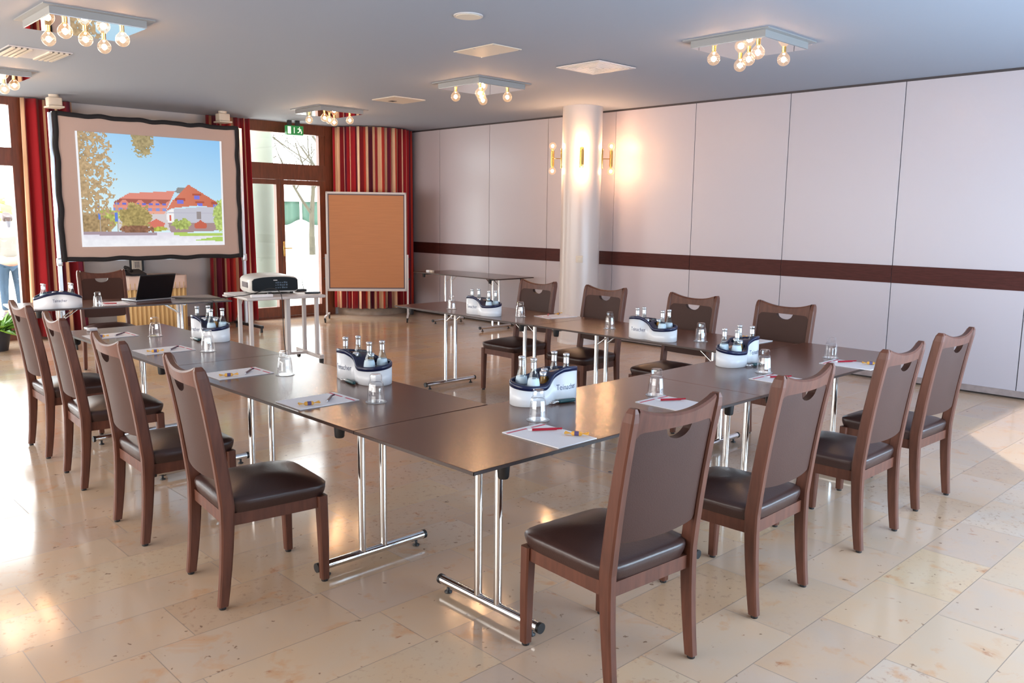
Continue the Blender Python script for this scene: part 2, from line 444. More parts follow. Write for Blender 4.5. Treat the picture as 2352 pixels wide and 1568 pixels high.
for k, (xa, xb) in enumerate(((3.71, 4.475), (4.485, 5.25))):
    b = MB(); y0, y1 = Y0-0.01, Y1-0.03
    s = 0.07 if k == 0 else 0.055
    la, lb = (0.10, 0.06) if k == 0 else (0.055, 0.11)
    b.box(xa, y0, 0.032, xa+la, y1, 2.058); b.box(xb-lb, y0, 0.032, xb, y1, 2.058)
    b.box(xa+la, y0+0.003, 1.985, xb-lb, y1-0.003, 2.055); b.box(xa+la, y0+0.003, 0.035, xb-lb, y1-0.003, 0.175)
    lf = b.build('door_leaf', M['frame_wood'], d)
    MB().box(xa+la-0.01, BW, 0.165, xb-lb+0.01, BW+0.01, 1.995).build('pane', M['pane'], lf)
    if k == 1:
        hb = MB(); hb.rbox(xa+0.012, y0-0.012, 0.93, xa+0.045, y0, 1.15, 0.005)
        hb.tube([(xa+0.028, y0-0.012, 1.05), (xa+0.028, y0-0.06, 1.05), (xa+0.13, y0-0.06, 1.05)], 0.009)
        hb.build('door_handle', M['brass'], lf)
w = framed('window_1', *W1, 'brown wooden glazed terrace window at the left end of the back wall')
b = MB()
b.box(W1[0], Y0, 0, W1[0]+0.14, Y1, H); b.box(1.0, Y0, 0, W1[1], Y1, H); b.box(W1[0]+0.14, Y0+0.003, 2.79, 1.0, Y1-0.003, H)
b.box(W1[0]+0.14, Y0-0.012, 2.085, 1.0, Y1-0.003, 2.295); b.box(W1[0]+0.14, Y0+0.003, 0, 1.0, Y1-0.003, 0.24)
for z0, z1 in ((0.24, 2.085), (2.295, 2.79)): b.box(-0.885, Y0+0.006, z0, -0.745, Y1-0.006, z1)
b.build('window_frame', M['frame_wood'], w)
for xa, xb in ((W1[0]+0.13, -0.87), (-0.76, 1.01)):
    MB().box(xa, BW+0.02, 2.285, xb, BW+0.03, 2.80).build('transom_pane', M['pane'], w)
    MB().box(xa, BW+0.02, 0.23, xb, BW+0.03, 2.095).build('pane', M['pane'], w)

# round pillar with switch plate and sconces
CX, CY, CR = 6.13, 5.01, 0.243
b = MB(); b.lathe([(CR, 0), (CR, H)], (CX, CY, 0), 64)
struct(b.build('pillar', M['column']), 'round white pillar in front of the partition wall')
b = MB(); b.lathe([(CR+0.012, 0), (CR+0.012, 0.05), (CR, 0.055)], (CX, CY, 0), 64)
struct(b.build('trim_2', M['column']), 'low white base ring of the pillar')
fd = Vector((CAM[0]-CX, CAM[1]-CY, 0)).normalized()        # towards the room's near end
a0 = math.atan2(fd.y, fd.x)
b = MB(); b.rbox(-0.042, -0.006, -0.042, 0.042, 0.010, 0.042, 0.006)
sp_ = empty('light_switch', (CX+math.cos(a0)*(CR+0.002), CY+math.sin(a0)*(CR+0.002), 1.055), a0+PI/2+PI)
b.build('plate', M['cream'], sp_)
MB().rbox(-0.024, -0.012, -0.024, 0.024, -0.004, 0.024, 0.004).build('rocker', M['cream'], sp_)
sp_.rotation_euler = (0, 0, a0+PI/2)
tag(sp_, 'small square cream light switch on the white pillar', 'light switch')

bulbs = []       # world positions of lit bulbs: (x,y,z,watts)
def bulb_mb(c, r, up):
    g = MB(); g.smooth = True
    s = 1 if up else -1
    prof = [(1e-5, r)] + [(r*math.sin(PI*i/14), r*math.cos(PI*i/14)) for i in range(1, 12)] + [(0.016, -r*1.12)]
    vs = [(rr, -s*z if not up else z) for rr, z in prof]
    vs = [(rr, (z if up else -z)) for rr, z in prof]
    g.lathe(vs, c, 20)
    return g
def make_sconce():
    r = empty('wall_sconce')
    # local +y points away from the pillar
    MB().rbox(-0.024, 0.0, -0.12, 0.024, 0.016, 0.12, 0.007).build('back_plate', M['brass'], r)
    MB().tube([(0, 0.012, 0), (0, 0.115, 0)], 0.005, 8).build('arm', M['brass'], r)
    t = MB(); t.tube([(0, 0.115, -0.092), (0, 0.115, 0.092)], 0.021, 20); t.build('tube', M['brass'], r)
    for s in (1, -1):
        c = (0, 0.115, s*0.15)
        g = bulb_mb(c, 0.046, s > 0).build('bulb', M['bulb'], r)
        f = MB(); f.sphere(c, 0.015, 10, 8, 1.4); f.build('filament', M['filament'], g)
        f = MB(); f.tube([(0, 0.115, s*0.09), (0, 0.115, s*0.112)], 0.013, 12); f.build('socket', M['brass'], g)
    tag(r, 'x', 'wall lamp')
    return r
scp = Proto(make_sconce())
for da, lab in ((0, 'brass double-bulb sconce on the front face of the pillar'), (PI/2, 'brass double-bulb sconce sticking out on the right side of the pillar'),
                (-PI/2, 'brass double-bulb sconce sticking out on the left side of the pillar')):
    a = a0 + da
    o = scp.place((CX+math.cos(a)*CR, CY+math.sin(a)*CR, 2.27), a-PI/2, lab, 'pillar sconces')
    for s in (1, -1):
        bulbs.append((CX+math.cos(a)*(CR+0.115), CY+math.sin(a)*(CR+0.115), 2.27+s*0.15, 13.0))

# ------------------------------------------------------------------ ceiling lamps
def make_lamp():
    r = empty('ceiling_lamp')
    b = MB()
    s, t = 0.355, 0.31
    vs = [(-s,-s,0),(s,-s,0),(s,s,0),(-s,s,0),(-s,-s,-0.008),(s,-s,-0.008),(s,s,-0.008),(-s,s,-0.008)]
    b.add(vs, [(3,2,1,0),(4,5,6,7),(0,1,5,4),(1,2,6,5),(2,3,7,6),(3,0,4,7)])
    b.box(-t, -t, -0.055, t, t, -0.008)
    b.build('housing', M['lamp_plate'], r)
    MB().box(-t+0.006, -t+0.006, -0.059, t-0.006, t-0.006, -0.0552).build('mirror_plate', M['mirror'], r)
    for x, y in ((-0.185,-0.185),(0.185,-0.185),(-0.185,0.185),(0.185,0.185),(0,0)):
        c = (x, y, -0.132)
        g = bulb_mb(c, 0.048, False).build('bulb', M['bulb'], r)
        f = MB(); f.sphere(c, 0.014, 10, 8, 1.6); f.build('filament', M['filament'], g)
        f = MB(); f.tube([(x, y, -0.059), (x, y, -0.080)], 0.015, 12); f.build('socket', M['brass'], g)
    tag(r, 'x', 'ceiling lamp')
    return r
lp = Proto(make_lamp())
LAMPS = [((0.33, 4.52), 'square mirrored five-bulb ceiling lamp above the projection screen, top left'),
         ((4.07, 1.53), 'square mirrored five-bulb ceiling lamp at the upper right, nearest the camera'),
         ((4.08, 4.56), 'square mirrored five-bulb ceiling lamp left of the white pillar'),
         ((4.20, 7.62), 'square mirrored five-bulb ceiling lamp near the terrace door and striped curtain'),
         ((0.38, 7.56), 'square mirrored five-bulb ceiling lamp cut off by the left edge over the window')]
for (x, y), lab in LAMPS:
    lp.place((x, y, H), 0, lab, 'mirrored ceiling lamps')
    for dx, dy in ((-0.185,-0.185),(0.185,-0.185),(-0.185,0.185),(0.185,0.185),(0,0)):
        bulbs.append((x+dx, y+dy, H-0.132, 6.2))
for x, y, z, wt in bulbs:
    l = bpy.data.lights.new('bulb_light', 'POINT'); l.energy = wt; l.color = (1.0, 0.56, 0.29); l.shadow_soft_size = 0.022
    o = bpy.data.objects.new('bulb_light', l); o.location = (x, y, z); col.objects.link(o)

# ceiling fittings
def vent(loc, lab, s=0.25):
    r = empty('ceiling_vent', loc)
    b = MB()
    b.box(-s, -s, -0.004, s, s, 0.0); b.build('backing', M['dark_seam'], r)
    b = MB(); k = 6
    for i in range(k):
        o = s*(1 - i/k); wd_ = s/k*0.62; z0 = -0.012-0.001*i
        for (x0,y0,x1,y1) in ((-o,-o,o,-o+wd_),(-o,o-wd_,o,o),(-o,-o+wd_,-o+wd_,o-wd_),(o-wd_,-o+wd_,o,o-wd_)):
            b.box(x0, y0, z0, x1, y1, -0.004)
    b.build('louvre', M['white_metal'], r)
    return tag(r, lab, 'ceiling vent', 'square louvred ceiling vents')
vent((4.13, 3.09, H), 'square concentric louvred ceiling vent left of the nearest right lamp')
r = empty('ceiling_vent', (0.43, 6.19, H))
MB().box(-0.24,-0.26,-0.008,0.24,0.26,0).build('plate', M['white_metal'], r)
b = MB()
for k in range(4):
    for s in (-1, 1):
        x = s*(0.075 + k*0.042)
        b.box(x-0.012, -0.24, -0.02, x+0.012, 0.24, -0.008)
b.build('slat', M['cream'], r)
b = MB()
for k in range(4):
    for s in (-1, 1):
        x = s*(0.096 + k*0.042)
        b.box(x-0.009, -0.24, -0.010, x+0.009, 0.24, -0.008)
b.build('slot', M['dark_seam'], r)
tag(r, 'slatted square ceiling vent at the far left near the screen', 'ceiling vent')
r = empty('ceiling_panel', (2.975, 3.25, H))
MB().box(-0.155,-0.24,-0.006,0.155,0.24,0).build('plate', M['cream'], r)
for x, y in ((-0.14,-0.225),(0.14,-0.225),(-0.14,0.225),(0.14,0.225),(0.14,0.0),(-0.14,0.0)):
    MB().lathe([(0.009,-0.009),(0.009,-0.006)], (x,y,0), 10).build('screw', M['chrome'], r)
tag(r, 'flat beige access panel on the ceiling with shiny screws', 'ceiling panel')
r = empty('ceiling_panel', (4.23, 6.17, H))
MB().box(-0.22,-0.22,-0.012,0.22,0.22,0).build('plate', M['cream'], r)
MB().box(-0.05,0.06,-0.014,0.02,0.14,-0.012).build('recess', M['dark_seam'], r)
tag(r, 'small beige ceiling panel between the two far lamps', 'ceiling panel')
r = empty('ceiling_speaker', (2.09, 2.46, H))
MB().lathe([(0.098,-0.008),(0.098,0)], (0,0,0), 40).build('rim', M['white_metal'], r)
MB().lathe([(0.084,-0.012),(0.084,-0.008)], (0,0,0), 40).build('grille', M['cream'], r)
tag(r, 'round flush loudspeaker in the ceiling at the top centre', 'speaker')
for x, y, lab in ((1.33, 8.88, 'small cream spotlight on the ceiling above the left end of the screen'),
                  (3.36, 8.88, 'small cream spotlight on the ceiling above the right end of the screen')):
    r = empty('spotlight', (x, y, H))
    MB().lathe([(0.05,-0.035),(0.055,0)], (0,0,0), 20).build('mount', M['cream'], r)
    MB().rbox(-0.075,-0.065,-0.13,0.075,0.065,-0.03,0.015).build('body', M['cream'], r)
    MB().rbox(-0.085,-0.10,-0.15,0.085,0.10,-0.128,0.006).build('flap', M['cream'], r)
    tag(r, lab, 'spotlight', 'ceiling spotlights')
# exit sign hung from two brackets
r = empty('exit_sign', (4.55, 9.14, H), -0.12)
MB().box(-0.125,-0.035,-0.205,0.125,0.035,-0.075).build('case', M['exit_green'], r)
for s in (-0.07, 0.05): MB().box(s-0.03,-0.02,-0.075,s+0.03,0.02,0).build('bracket', M['glide'], r)
b = MB()
b.box(-0.110,-0.0372,-0.190,-0.062,-0.035,-0.088)                   # door field
b.build('door_symbol', M['exit_white'], r)
b = MB(); b.box(-0.018,-0.0372,-0.180,-0.008,-0.035,-0.098); b.build('bar_symbol', M['exit_white'], r)
b = MB(); yy = -0.0372
def q4(pts): b.add([(x, yy, z) for x, z in pts], [tuple(range(len(pts)))])
q4([(0.066,-0.088),(0.058,-0.096),(0.066,-0.104),(0.074,-0.096)])        # running figure
q4([(0.070,-0.106),(0.056,-0.108),(0.062,-0.142),(0.078,-0.140)])
q4([(0.056,-0.110),(0.036,-0.116),(0.034,-0.124),(0.058,-0.122)])
q4([(0.074,-0.112),(0.096,-0.128),(0.092,-0.136),(0.070,-0.124)])
q4([(0.066,-0.140),(0.050,-0.162),(0.034,-0.164),(0.036,-0.172),(0.058,-0.172),(0.078,-0.142)])
q4([(0.072,-0.140),(0.092,-0.158),(0.088,-0.184),(0.098,-0.184),(0.104,-0.154),(0.082,-0.136)])
b.build('running_figure', M['exit_white'], r)
tag(r, 'green emergency exit sign hanging above the terrace door', 'exit sign')

# ------------------------------------------------------------------ curtains
RED, DRED, BUR, BEI, SAND, ORA = lin(170,36,44), lin(128,26,34), lin(96,22,44), lin(222,184,148), lin(206,160,124), lin(186,58,44)
STR = [(RED,.05),(SAND,.05),(ORA,.05),(BUR,.02),(SAND,.045),(DRED,.05),(SAND,.03),(RED,.05),(SAND,.05),(RED,.075),(DRED,.03),(BUR,.03),(BEI,.055),(DRED,.04),(RED,.07),
       (SAND,.02),(BUR,.08),(BEI,.055),(BUR,.05),(DRED,.045),(BEI,.055),(RED,.045),(ORA,.065),(BEI,.05)]
def curtain(name, path, z0, z1, label, amp=0.040, wave=0.125, shift=0.0, flare=0.0, STR=STR):
    """path = list of (x,y) plan points; pleats run across it; stripes follow the cloth"""
    pts = [Vector((x, y)) for x, y in path]; L = [0.0]
    for a, c in zip(pts, pts[1:]): L.append(L[-1] + (c-a).length)
    T = L[-1]; n = max(40, int(T/0.007)); nz = 14
    def at(s):
        for i in range(len(L)-1):
            if s <= L[i+1] + 1e-9:
                f = (s-L[i])/(L[i+1]-L[i]); t = (pts[i+1]-pts[i]).normalized()
                return pts[i].lerp(pts[i+1], f), t
        return pts[-1], (pts[-1]-pts[-2]).normalized()
    tot = sum(wd for _, wd in STR); k = 1.05
    fc = []; rows = []
    rnd = random.Random(int(shift*100)+3)
    ph = [rnd.uniform(-0.5, 0.5) for _ in range(int(T/wave)+3)]
    for i in range(n+1):
        s = T*i/n; p, t = at(s); nm = Vector((t.y, -t.x))
        q = s/wave; j = int(q); a = 2*PI*(q + 0.12*math.sin(2.3*q+shift)) + ph[j]*(1-(q-j)) + ph[j+1]*(q-j)
        rows.append((p, nm, a))
    for i in range(n):
        s = (T*(i+0.5)/n*k + shift) % tot; acc = 0
        for c, wd in STR:
            acc += wd
            if s <= acc: break
        fc.append(c)
    b = MB()
    def Pn(u, v):
        p, nm, a = rows[round(u*n)]
        am = amp*(0.75 + 0.5*(1-v)) ; off = am*math.sin(a) + 0.25*am*math.sin(2.1*a+1.0+2*v)
        sh = flare*(1-v)*(u-0.5)
        return (p.x + nm.x*off + sh, p.y + nm.y*off, z0 + (z1-z0)*v)
    b.grid(Pn, n, nz, True)
    o = b.build(name, M['curtain'])
    set_cols(o, [fc[i % n] for i in range(n*nz)])
    md = o.modifiers.new('cloth', 'SOLIDIFY'); md.thickness = 0.003
    return tag(o, label, 'curtain', 'striped curtains')
arc = [(RC[0]+(RR+0.10)*math.cos(math.radians(a)), RC[1]+(RR+0.10)*math.sin(math.radians(a))) for a in range(181, 330, 6)]
curtain('curtain', arc, 0.115, H-0.012, 'red, burgundy and beige striped curtain around the corner behind the pinboard', amp=0.034, wave=0.115, STR=[(RED,.05),(BEI,.045),(ORA,.045),(SAND,.04),(DRED,.055),(BEI,.045),(BUR,.02),(RED,.045),(SAND,.04),(RED,.06),(BUR,.03),(BEI,.05),(DRED,.06),(ORA,.03),(BEI,.045),(BUR,.06),(SAND,.04),(RED,.05),(BEI,.05),(ORA,.055),(BEI,.05),(BUR,.04)])
curtain('curtain', [(3.34, BW-0.14), (3.95, BW-0.16)], 0.03, H-0.012, 'red striped curtain behind the right end of the screen', amp=0.045, wave=0.10, shift=0.0, flare=0.06, STR=[(DRED,.06),(SAND,.03),(BUR,.06),(DRED,.06),(SAND,.02),(RED,.09),(ORA,.06),(SAND,.03),(DRED,.07),(RED,.07),(SAND,.025),(RED,.1)])
curtain('curtain', [(1.10, BW-0.14), (1.66, BW-0.14)], 0.03, H-0.012, 'dark red striped curtain behind the left end of the screen beside the window', amp=0.045, wave=0.12, shift=0.0, flare=0.1, STR=[(SAND,.04),(RED,.13),(DRED,.08),(SAND,.022),(DRED,.06),(BUR,.05),(SAND,.03),(DRED,.10),(BUR,.05),(SAND,.05),(DRED,.08)])

# ------------------------------------------------------------------ chairs
def make_chair():
    r = empty('meeting_chair'); W = 0.225
    def yb(z):       # back plane (local y) against height
        if z < 0.42: return -0.205 - 0.032*((0.42-z)/0.42)**1.8
        t = (z-0.42)/0.57
        return -0.205 - 0.055*t - 0.032*t*t
    bow = 0.020
    # seat frame
    b = MB()
    f = 0.205
    b.sq([(-0.195,0.0,0.335),(-0.195,0.0,0.385)], 0.013, 0.20); b.sq([(0.195,0.0,0.335),(0.195,0.0,0.385)], 0.013, 0.20)
    b.box(-0.20, 0.185, 0.335, 0.20, 0.212, 0.385); b.box(-0.20, -0.212, 0.335, 0.20, -0.186, 0.385)
    b.build('seat_frame', M['wood'], r)
    # seat cushion: domed, rounded
    b = MB(); nu, nv = 20, 20
    def edge(u, v, infl):
        x = (u-0.5)*2; y = (v-0.5)*2
        sx_ = 0.222 if True else 0
        k = 3.2
        n_ = (abs(x)**k + abs(y)**k) ** (1/k) or 1
        m_ = max(abs(x), abs(y)) or 1
        x2, y2 = x*m_/n_, y*m_/n_
        wf = 0.224 + 0.006*y2
        return x2*wf*infl, 0.008 + y2*0.232*infl, m_
    rings = 14; seg = 48; vs = []; fs = []
    for i in range(rings+1):
        t = i/rings
        for k in range(seg):
            a = 2*PI*k/seg; cx_, cy_ = math.cos(a), math.sin(a)
            e = 7.0
            q = (abs(cx_)**e + abs(cy_)**e) ** (-1/e)
            bx, by = cx_*q, cy_*q
            if t < 0.35:      # side wall
                u_ = t/0.35; rad = 0.975 + 0.05*math.sin(u_*PI*0.62); z = 0.385 + 0.055*u_
            else:
                u_ = (t-0.35)/0.65; rad = 1.02*(1-u_); z = 0.440 + 0.040*math.sin(min(1, u_*1.25)*PI/2)
            front = 1.0 if by < 0 else 1.0
            vs.append((bx*0.2185*rad, 0.008 + by*0.2235*rad, z - (0.012*max(0, by-0.55)*rad if t > 0.35 else 0)))
    for i in range(rings):
        for k in range(seg):
            fs.append((i*seg+k, i*seg+(k+1) % seg, (i+1)*seg+(k+1) % seg, (i+1)*seg+k))
    b.add(vs, fs, True); b.add(vs[:seg], [tuple(reversed(range(seg)))])
    b.build('seat', M['leather'], r)
    # front legs
    for s in (-1, 1):
        b = MB(); b.sq([(s*0.198,0.205,0.012),(s*0.199,0.202,0.2),(s*0.197,0.198,0.385)], [0.017,0.020,0.022], [0.017,0.020,0.022])
        lg = b.build('leg', M['wood'], r)
        MB().lathe([(0.013,0.0),(0.015,0.004),(0.012,0.014)], (s*0.198,0.205,0), 10).build('glide', M['glide'], lg)
        # rear leg running up as the back post
        zs = [0.012, 0.08, 0.16, 0.25, 0.34, 0.42, 0.5, 0.6, 0.7, 0.8, 0.88, 0.94, 0.97, 0.985]
        pts = []; ww = []; dd = []
        for z in zs:
            pts.append((s*(W-0.018 + 0.004*max(0, z-0.6)), yb(z), z))
            tt = min(1, z/0.42) if z < 0.42 else 1 - 0.42*((z-0.42)/0.57)
            ww.append(0.0165 if z < 0.95 else 0.0165-0.010*((z-0.95)/0.035)**2); dd.append((0.019+0.009*tt) if z < 0.95 else (0.019+0.009*tt)*(1-0.45*((z-0.95)/0.035)**2))
        b = MB(); b.sq(pts, ww, dd)
        lg = b.build('leg', M['wood'], r)
        MB().lathe([(0.013,0.0),(0.015,0.004),(0.012,0.014)], (s*(W-0.018),yb(0.0),0), 10).build('glide', M['glide'], lg)
    # top rail: dips in the middle, bowed back
    xw_ = W-0.034
    def bowed(u, z): return yb(z) - bow*(1-u*u)
    b = MB(); n = 24; ring = []
    for i in range(n+1):
        u = -1+2*i/n
        zt = 0.950 + 0.033*abs(u)**2.2; zb = 0.902 - 0.022*max(0, (abs(u)-0.86)/0.14)**2; th = 0.017
        zm = (zt+zb)/2
        pr = [(-th, zb), (-th, zt-0.008), (-th*0.6, zt), (th*0.6, zt), (th, zt-0.008), (th, zb)]
        ring.append([(u*xw_, bowed(u, z)+dy, z) for dy, z in pr])
    k = 6; vs = [p for R in ring for p in R]; fs = []
    for i in range(n):
        for j in range(k): fs.append((i*k+j, (i+1)*k+j, (i+1)*k+(j+1) % k, i*k+(j+1) % k))
    fs += [tuple(range(k)), tuple(reversed(range(n*k, n*k+k)))]
    b.add(vs, fs, False); o = b.build('top_rail', M['wood'], r)
    # upholstered back panel with half-moon grip hole
    b = MB(); n = 48; nz = 14; th = 0.015; F = []; B = []
    for i in range(n+1):
        u = -1+2*i/n
        cut = 0.042*math.sqrt(max(0, 1-(u/0.33)**2)) if abs(u) < 0.33 else 0
        zb = 0.528 - 0.008*(1-abs(u)**3) + (0.014*max(0, (abs(u)-0.92)/0.08)**2)
        zt = 0.903 - cut - 0.022*max(0, (abs(u)-0.86)/0.14)**2
        fr = []; bk = []
        for j in range(nz+1):
            z = zb + (zt-zb)*j/nz
            puff = 0.0012*min(1, min(j, nz-j)/2.0)*min(1, (1-abs(u))/0.08)
            fr.append((u*xw_, bowed(u, z)+th+puff, z)); bk.append((u*xw_, bowed(u, z)-th-puff*0.3, z))
        F.append(fr); B.append(bk)
    m_ = nz+1; vs = [p for c in F for p in c] + [p for c in B for p in c]; o_ = (n+1)*m_; fs = []; sd = []
    for i in range(n):
        for j in range(nz):
            q = (i*m_+j, i*m_+j+1, (i+1)*m_+j+1, (i+1)*m_+j); fs.append(q); fs.append(tuple(o_+x for x in reversed(q)))
        sd.append((i*m_, (i+1)*m_, o_+(i+1)*m_, o_+i*m_)); sd.append((i*m_+nz, o_+i*m_+nz, o_+(i+1)*m_+nz, (i+1)*m_+nz))
    for i in (0, n):
        for j in range(nz): sd.append((i*m_+j, o_+i*m_+j, o_+i*m_+j+1, i*m_+j+1))
    b.add(vs, fs, True); b.add(vs, sd, False); o = b.build('backrest', M['back_fabric'], r)
    tag(r, 'x', 'chair')
    return r
ch = Proto(make_chair())
R = math.radians
CH = [(-0.118,1.262,-90-6.5,'brown upholstered chair nearest the camera in the left row','chairs along the left row'),
      (-0.115,2.145,-90-2,'second brown chair from the camera in the left row','chairs along the left row'),
      (-0.06,3.18,-90-4,'third brown chair from the camera in the left row','chairs along the left row'),
      (-0.035,4.00,-90-1,'farthest brown chair of the left row, nearest the window','chairs along the left row'),
      (0.503,-0.150,-4,'brown upholstered chair nearest the camera in the front row','chairs along the front row'),
      (1.34,-0.155,1,'second brown chair from the camera in the front row','chairs along the front row'),
      (2.31,-0.15,0,'third brown chair from the camera in the front row','chairs along the front row'),
      (3.12,-0.115,-2,'farthest brown chair of the front row, nearest the partition wall','chairs along the front row'),
      (3.475,3.40,90,'brown chair left of the white pillar facing the tables','chairs along the right row'),
      (3.475,2.60,90,'brown chair directly in front of the white pillar','chairs along the right row'),
      (3.475,1.715,90,'brown chair right of the pillar behind the third bottle carrier','chairs along the right row'),
      (3.475,0.945,90,'brown chair at the corner of the tables nearest the partition wall band','chairs along the right row'),
      (1.08,6.62,176,'brown chair behind the laptop table under the projection screen','presenter chair')]
for x, y, rz, lab, g in CH:
    ch.place((x, y, 0), R(rz), lab, g)

# ------------------------------------------------------------------ folding tables (length along local x)
def make_table():
    r = empty('folding_table'); L, W = 0.9, 0.35
    b = MB()
    b.box(-L+0.002, -W+0.002, TH-0.012, L-0.002, W-0.002, TH); b.build('tabletop', M['table'], r)
    b = MB()
    for (x0,y0,x1,y1) in ((-L,-W,L,-W+0.002),(-L,W-0.002,L,W),(-L,-W,-L+0.002,W),(L-0.002,-W,L,W)): b.box(x0, y0, TH-0.0125, x1, y1, TH-0.001)
    b.build('edge_band', M['table_edge'], r)
    for s in (-1, 1):
        x = s*0.515
        b = MB()
        for y in (-0.058, 0.058): b.tube([(x, y, 0.05), (x, y, TH-0.03)], 0.0165, 16)
        b.tube([(x, -0.17, TH-0.030), (x, 0.17, TH-0.030)], 0.013, 10)
        lg = b.build('leg', M['chrome'], r)
        b = MB(); b.tube([(x, -0.285, 0.045), (x, 0.285, 0.045)], 0.0195, 16); b.build('foot_bar', M['chrome'], lg)
        for t in (-1, 1):
            MB().tube([(x, t*0.284, 0.045), (x, t*0.298, 0.045)], 0.021, 16).build('end_cap', M['glide'], lg)
            MB().lathe([(0.016,0.0),(0.017,0.006),(0.007,0.010),(0.007,0.028)], (x, t*0.245, 0), 12).build('glide', M['glide'], lg)
        for y in (-0.058, 0.058): MB().tube([(x, y, TH-0.14), (x-s*0.17, y, TH-0.016)], 0.006, 8).build('brace', M['chrome'], lg)
        for t in (-1, 1):
            bx = s*0.715
            MB().lathe([(0.017, TH-0.072), (0.020, TH-0.066), (0.024, TH-0.012)], (bx, t*0.295, 0), 16).build('stacking_buffer', M['glide'], r)
        b = MB(); b.box(s*0.715-0.010, -0.285, TH-0.034, s*0.715+0.010, 0.285, TH-0.0122); b.build('cross_bar', M['glide'], r)
    tag(r, 'x', 'table')
    return r
tb = Proto(make_table())
AL = -0.0256*0.4
TB = [(0.90, 0.35, 0, 'brown folding table at the near outer corner of the U','meeting tables'),
      (2.70, 0.35, 0, 'brown folding table on the right half of the front row','meeting tables'),
      (0.345, 1.605, 90+0.4, 'brown folding table in the left row next to the near corner','meeting tables'),
      (0.334, 3.407, 90+0.4, 'brown folding table at the far end of the left row','meeting tables'),
      (3.15, 1.602, 90, 'brown folding table in the right row next to the front row','meeting tables'),
      (3.15, 3.406, 90, 'brown folding table at the far end of the right row','meeting tables'),
      (0.985, 6.04, -6.2, 'brown folding table carrying the laptop below the projection screen','presenter tables'),
      (6.10, 7.02, 90, 'folding table standing alone against the partition wall','presenter tables')]
for x, y, rz, lab, g in TB: tb.place((x, y, 0), R(rz), lab, g)
T2 = TH + 0.0005

# ------------------------------------------------------------------ bottle carriers and bottles
def outline(n=60):
    """closed plan outline, starting at -x end, lower side first; returns list of (x,y)"""
    a_ = 0.186
    def hw(x): return 0.086*max(0, 1-(abs(x)/a_)**3.6)**0.5 - 0.022*math.exp(-(x/0.042)**2)
    xs = [-a_*math.cos(PI*i/n) for i in range(n+1)]
    lo = [(x, -hw(x)) for x in xs]; hi = [(x, hw(x)) for x in reversed(xs)]
    return lo[:-1] + hi[:-1]
def prof_x(x):
    t = max(-1, min(1, (x+0.012)/0.062)); q = t*(1.5-0.5*t*t)
    return 0.124 + 0.022*q - (0.16*max(0, x-0.10)**1.2 if x > 0.10 else 0)
def tilt(x): return max(-1, min(1, (x+0.012)/0.062))
def prof_s(x, y): return prof_x(x) - 0.14*y*tilt(x)       # low lobe leans to -y, high lobe to +y
def prof_m(x, y): return prof_x(x) + 0.14*y*tilt(x)       # the mirror-image shape
def prof_a(x, y): return 0.142 - 1.35*x*x
def text_mesh(txt, size):
    cu = bpy.data.curves.new('txt', 'FONT'); cu.body = txt; cu.size = size; cu.align_x = 'CENTER'; cu.resolution_u = 3
    o = bpy.data.objects.new('txt', cu); col.objects.link(o)
    dg = bpy.context.evaluated_depsgraph_get(); me = bpy.data.meshes.new_from_object(o.evaluated_get(dg))
    vs = [tuple(v.co) for v in me.vertices]; fs = [tuple(p.vertices) for p in me.polygons]
    bpy.data.objects.remove(o); bpy.data.curves.remove(cu); bpy.data.meshes.remove(me)
    return vs, fs
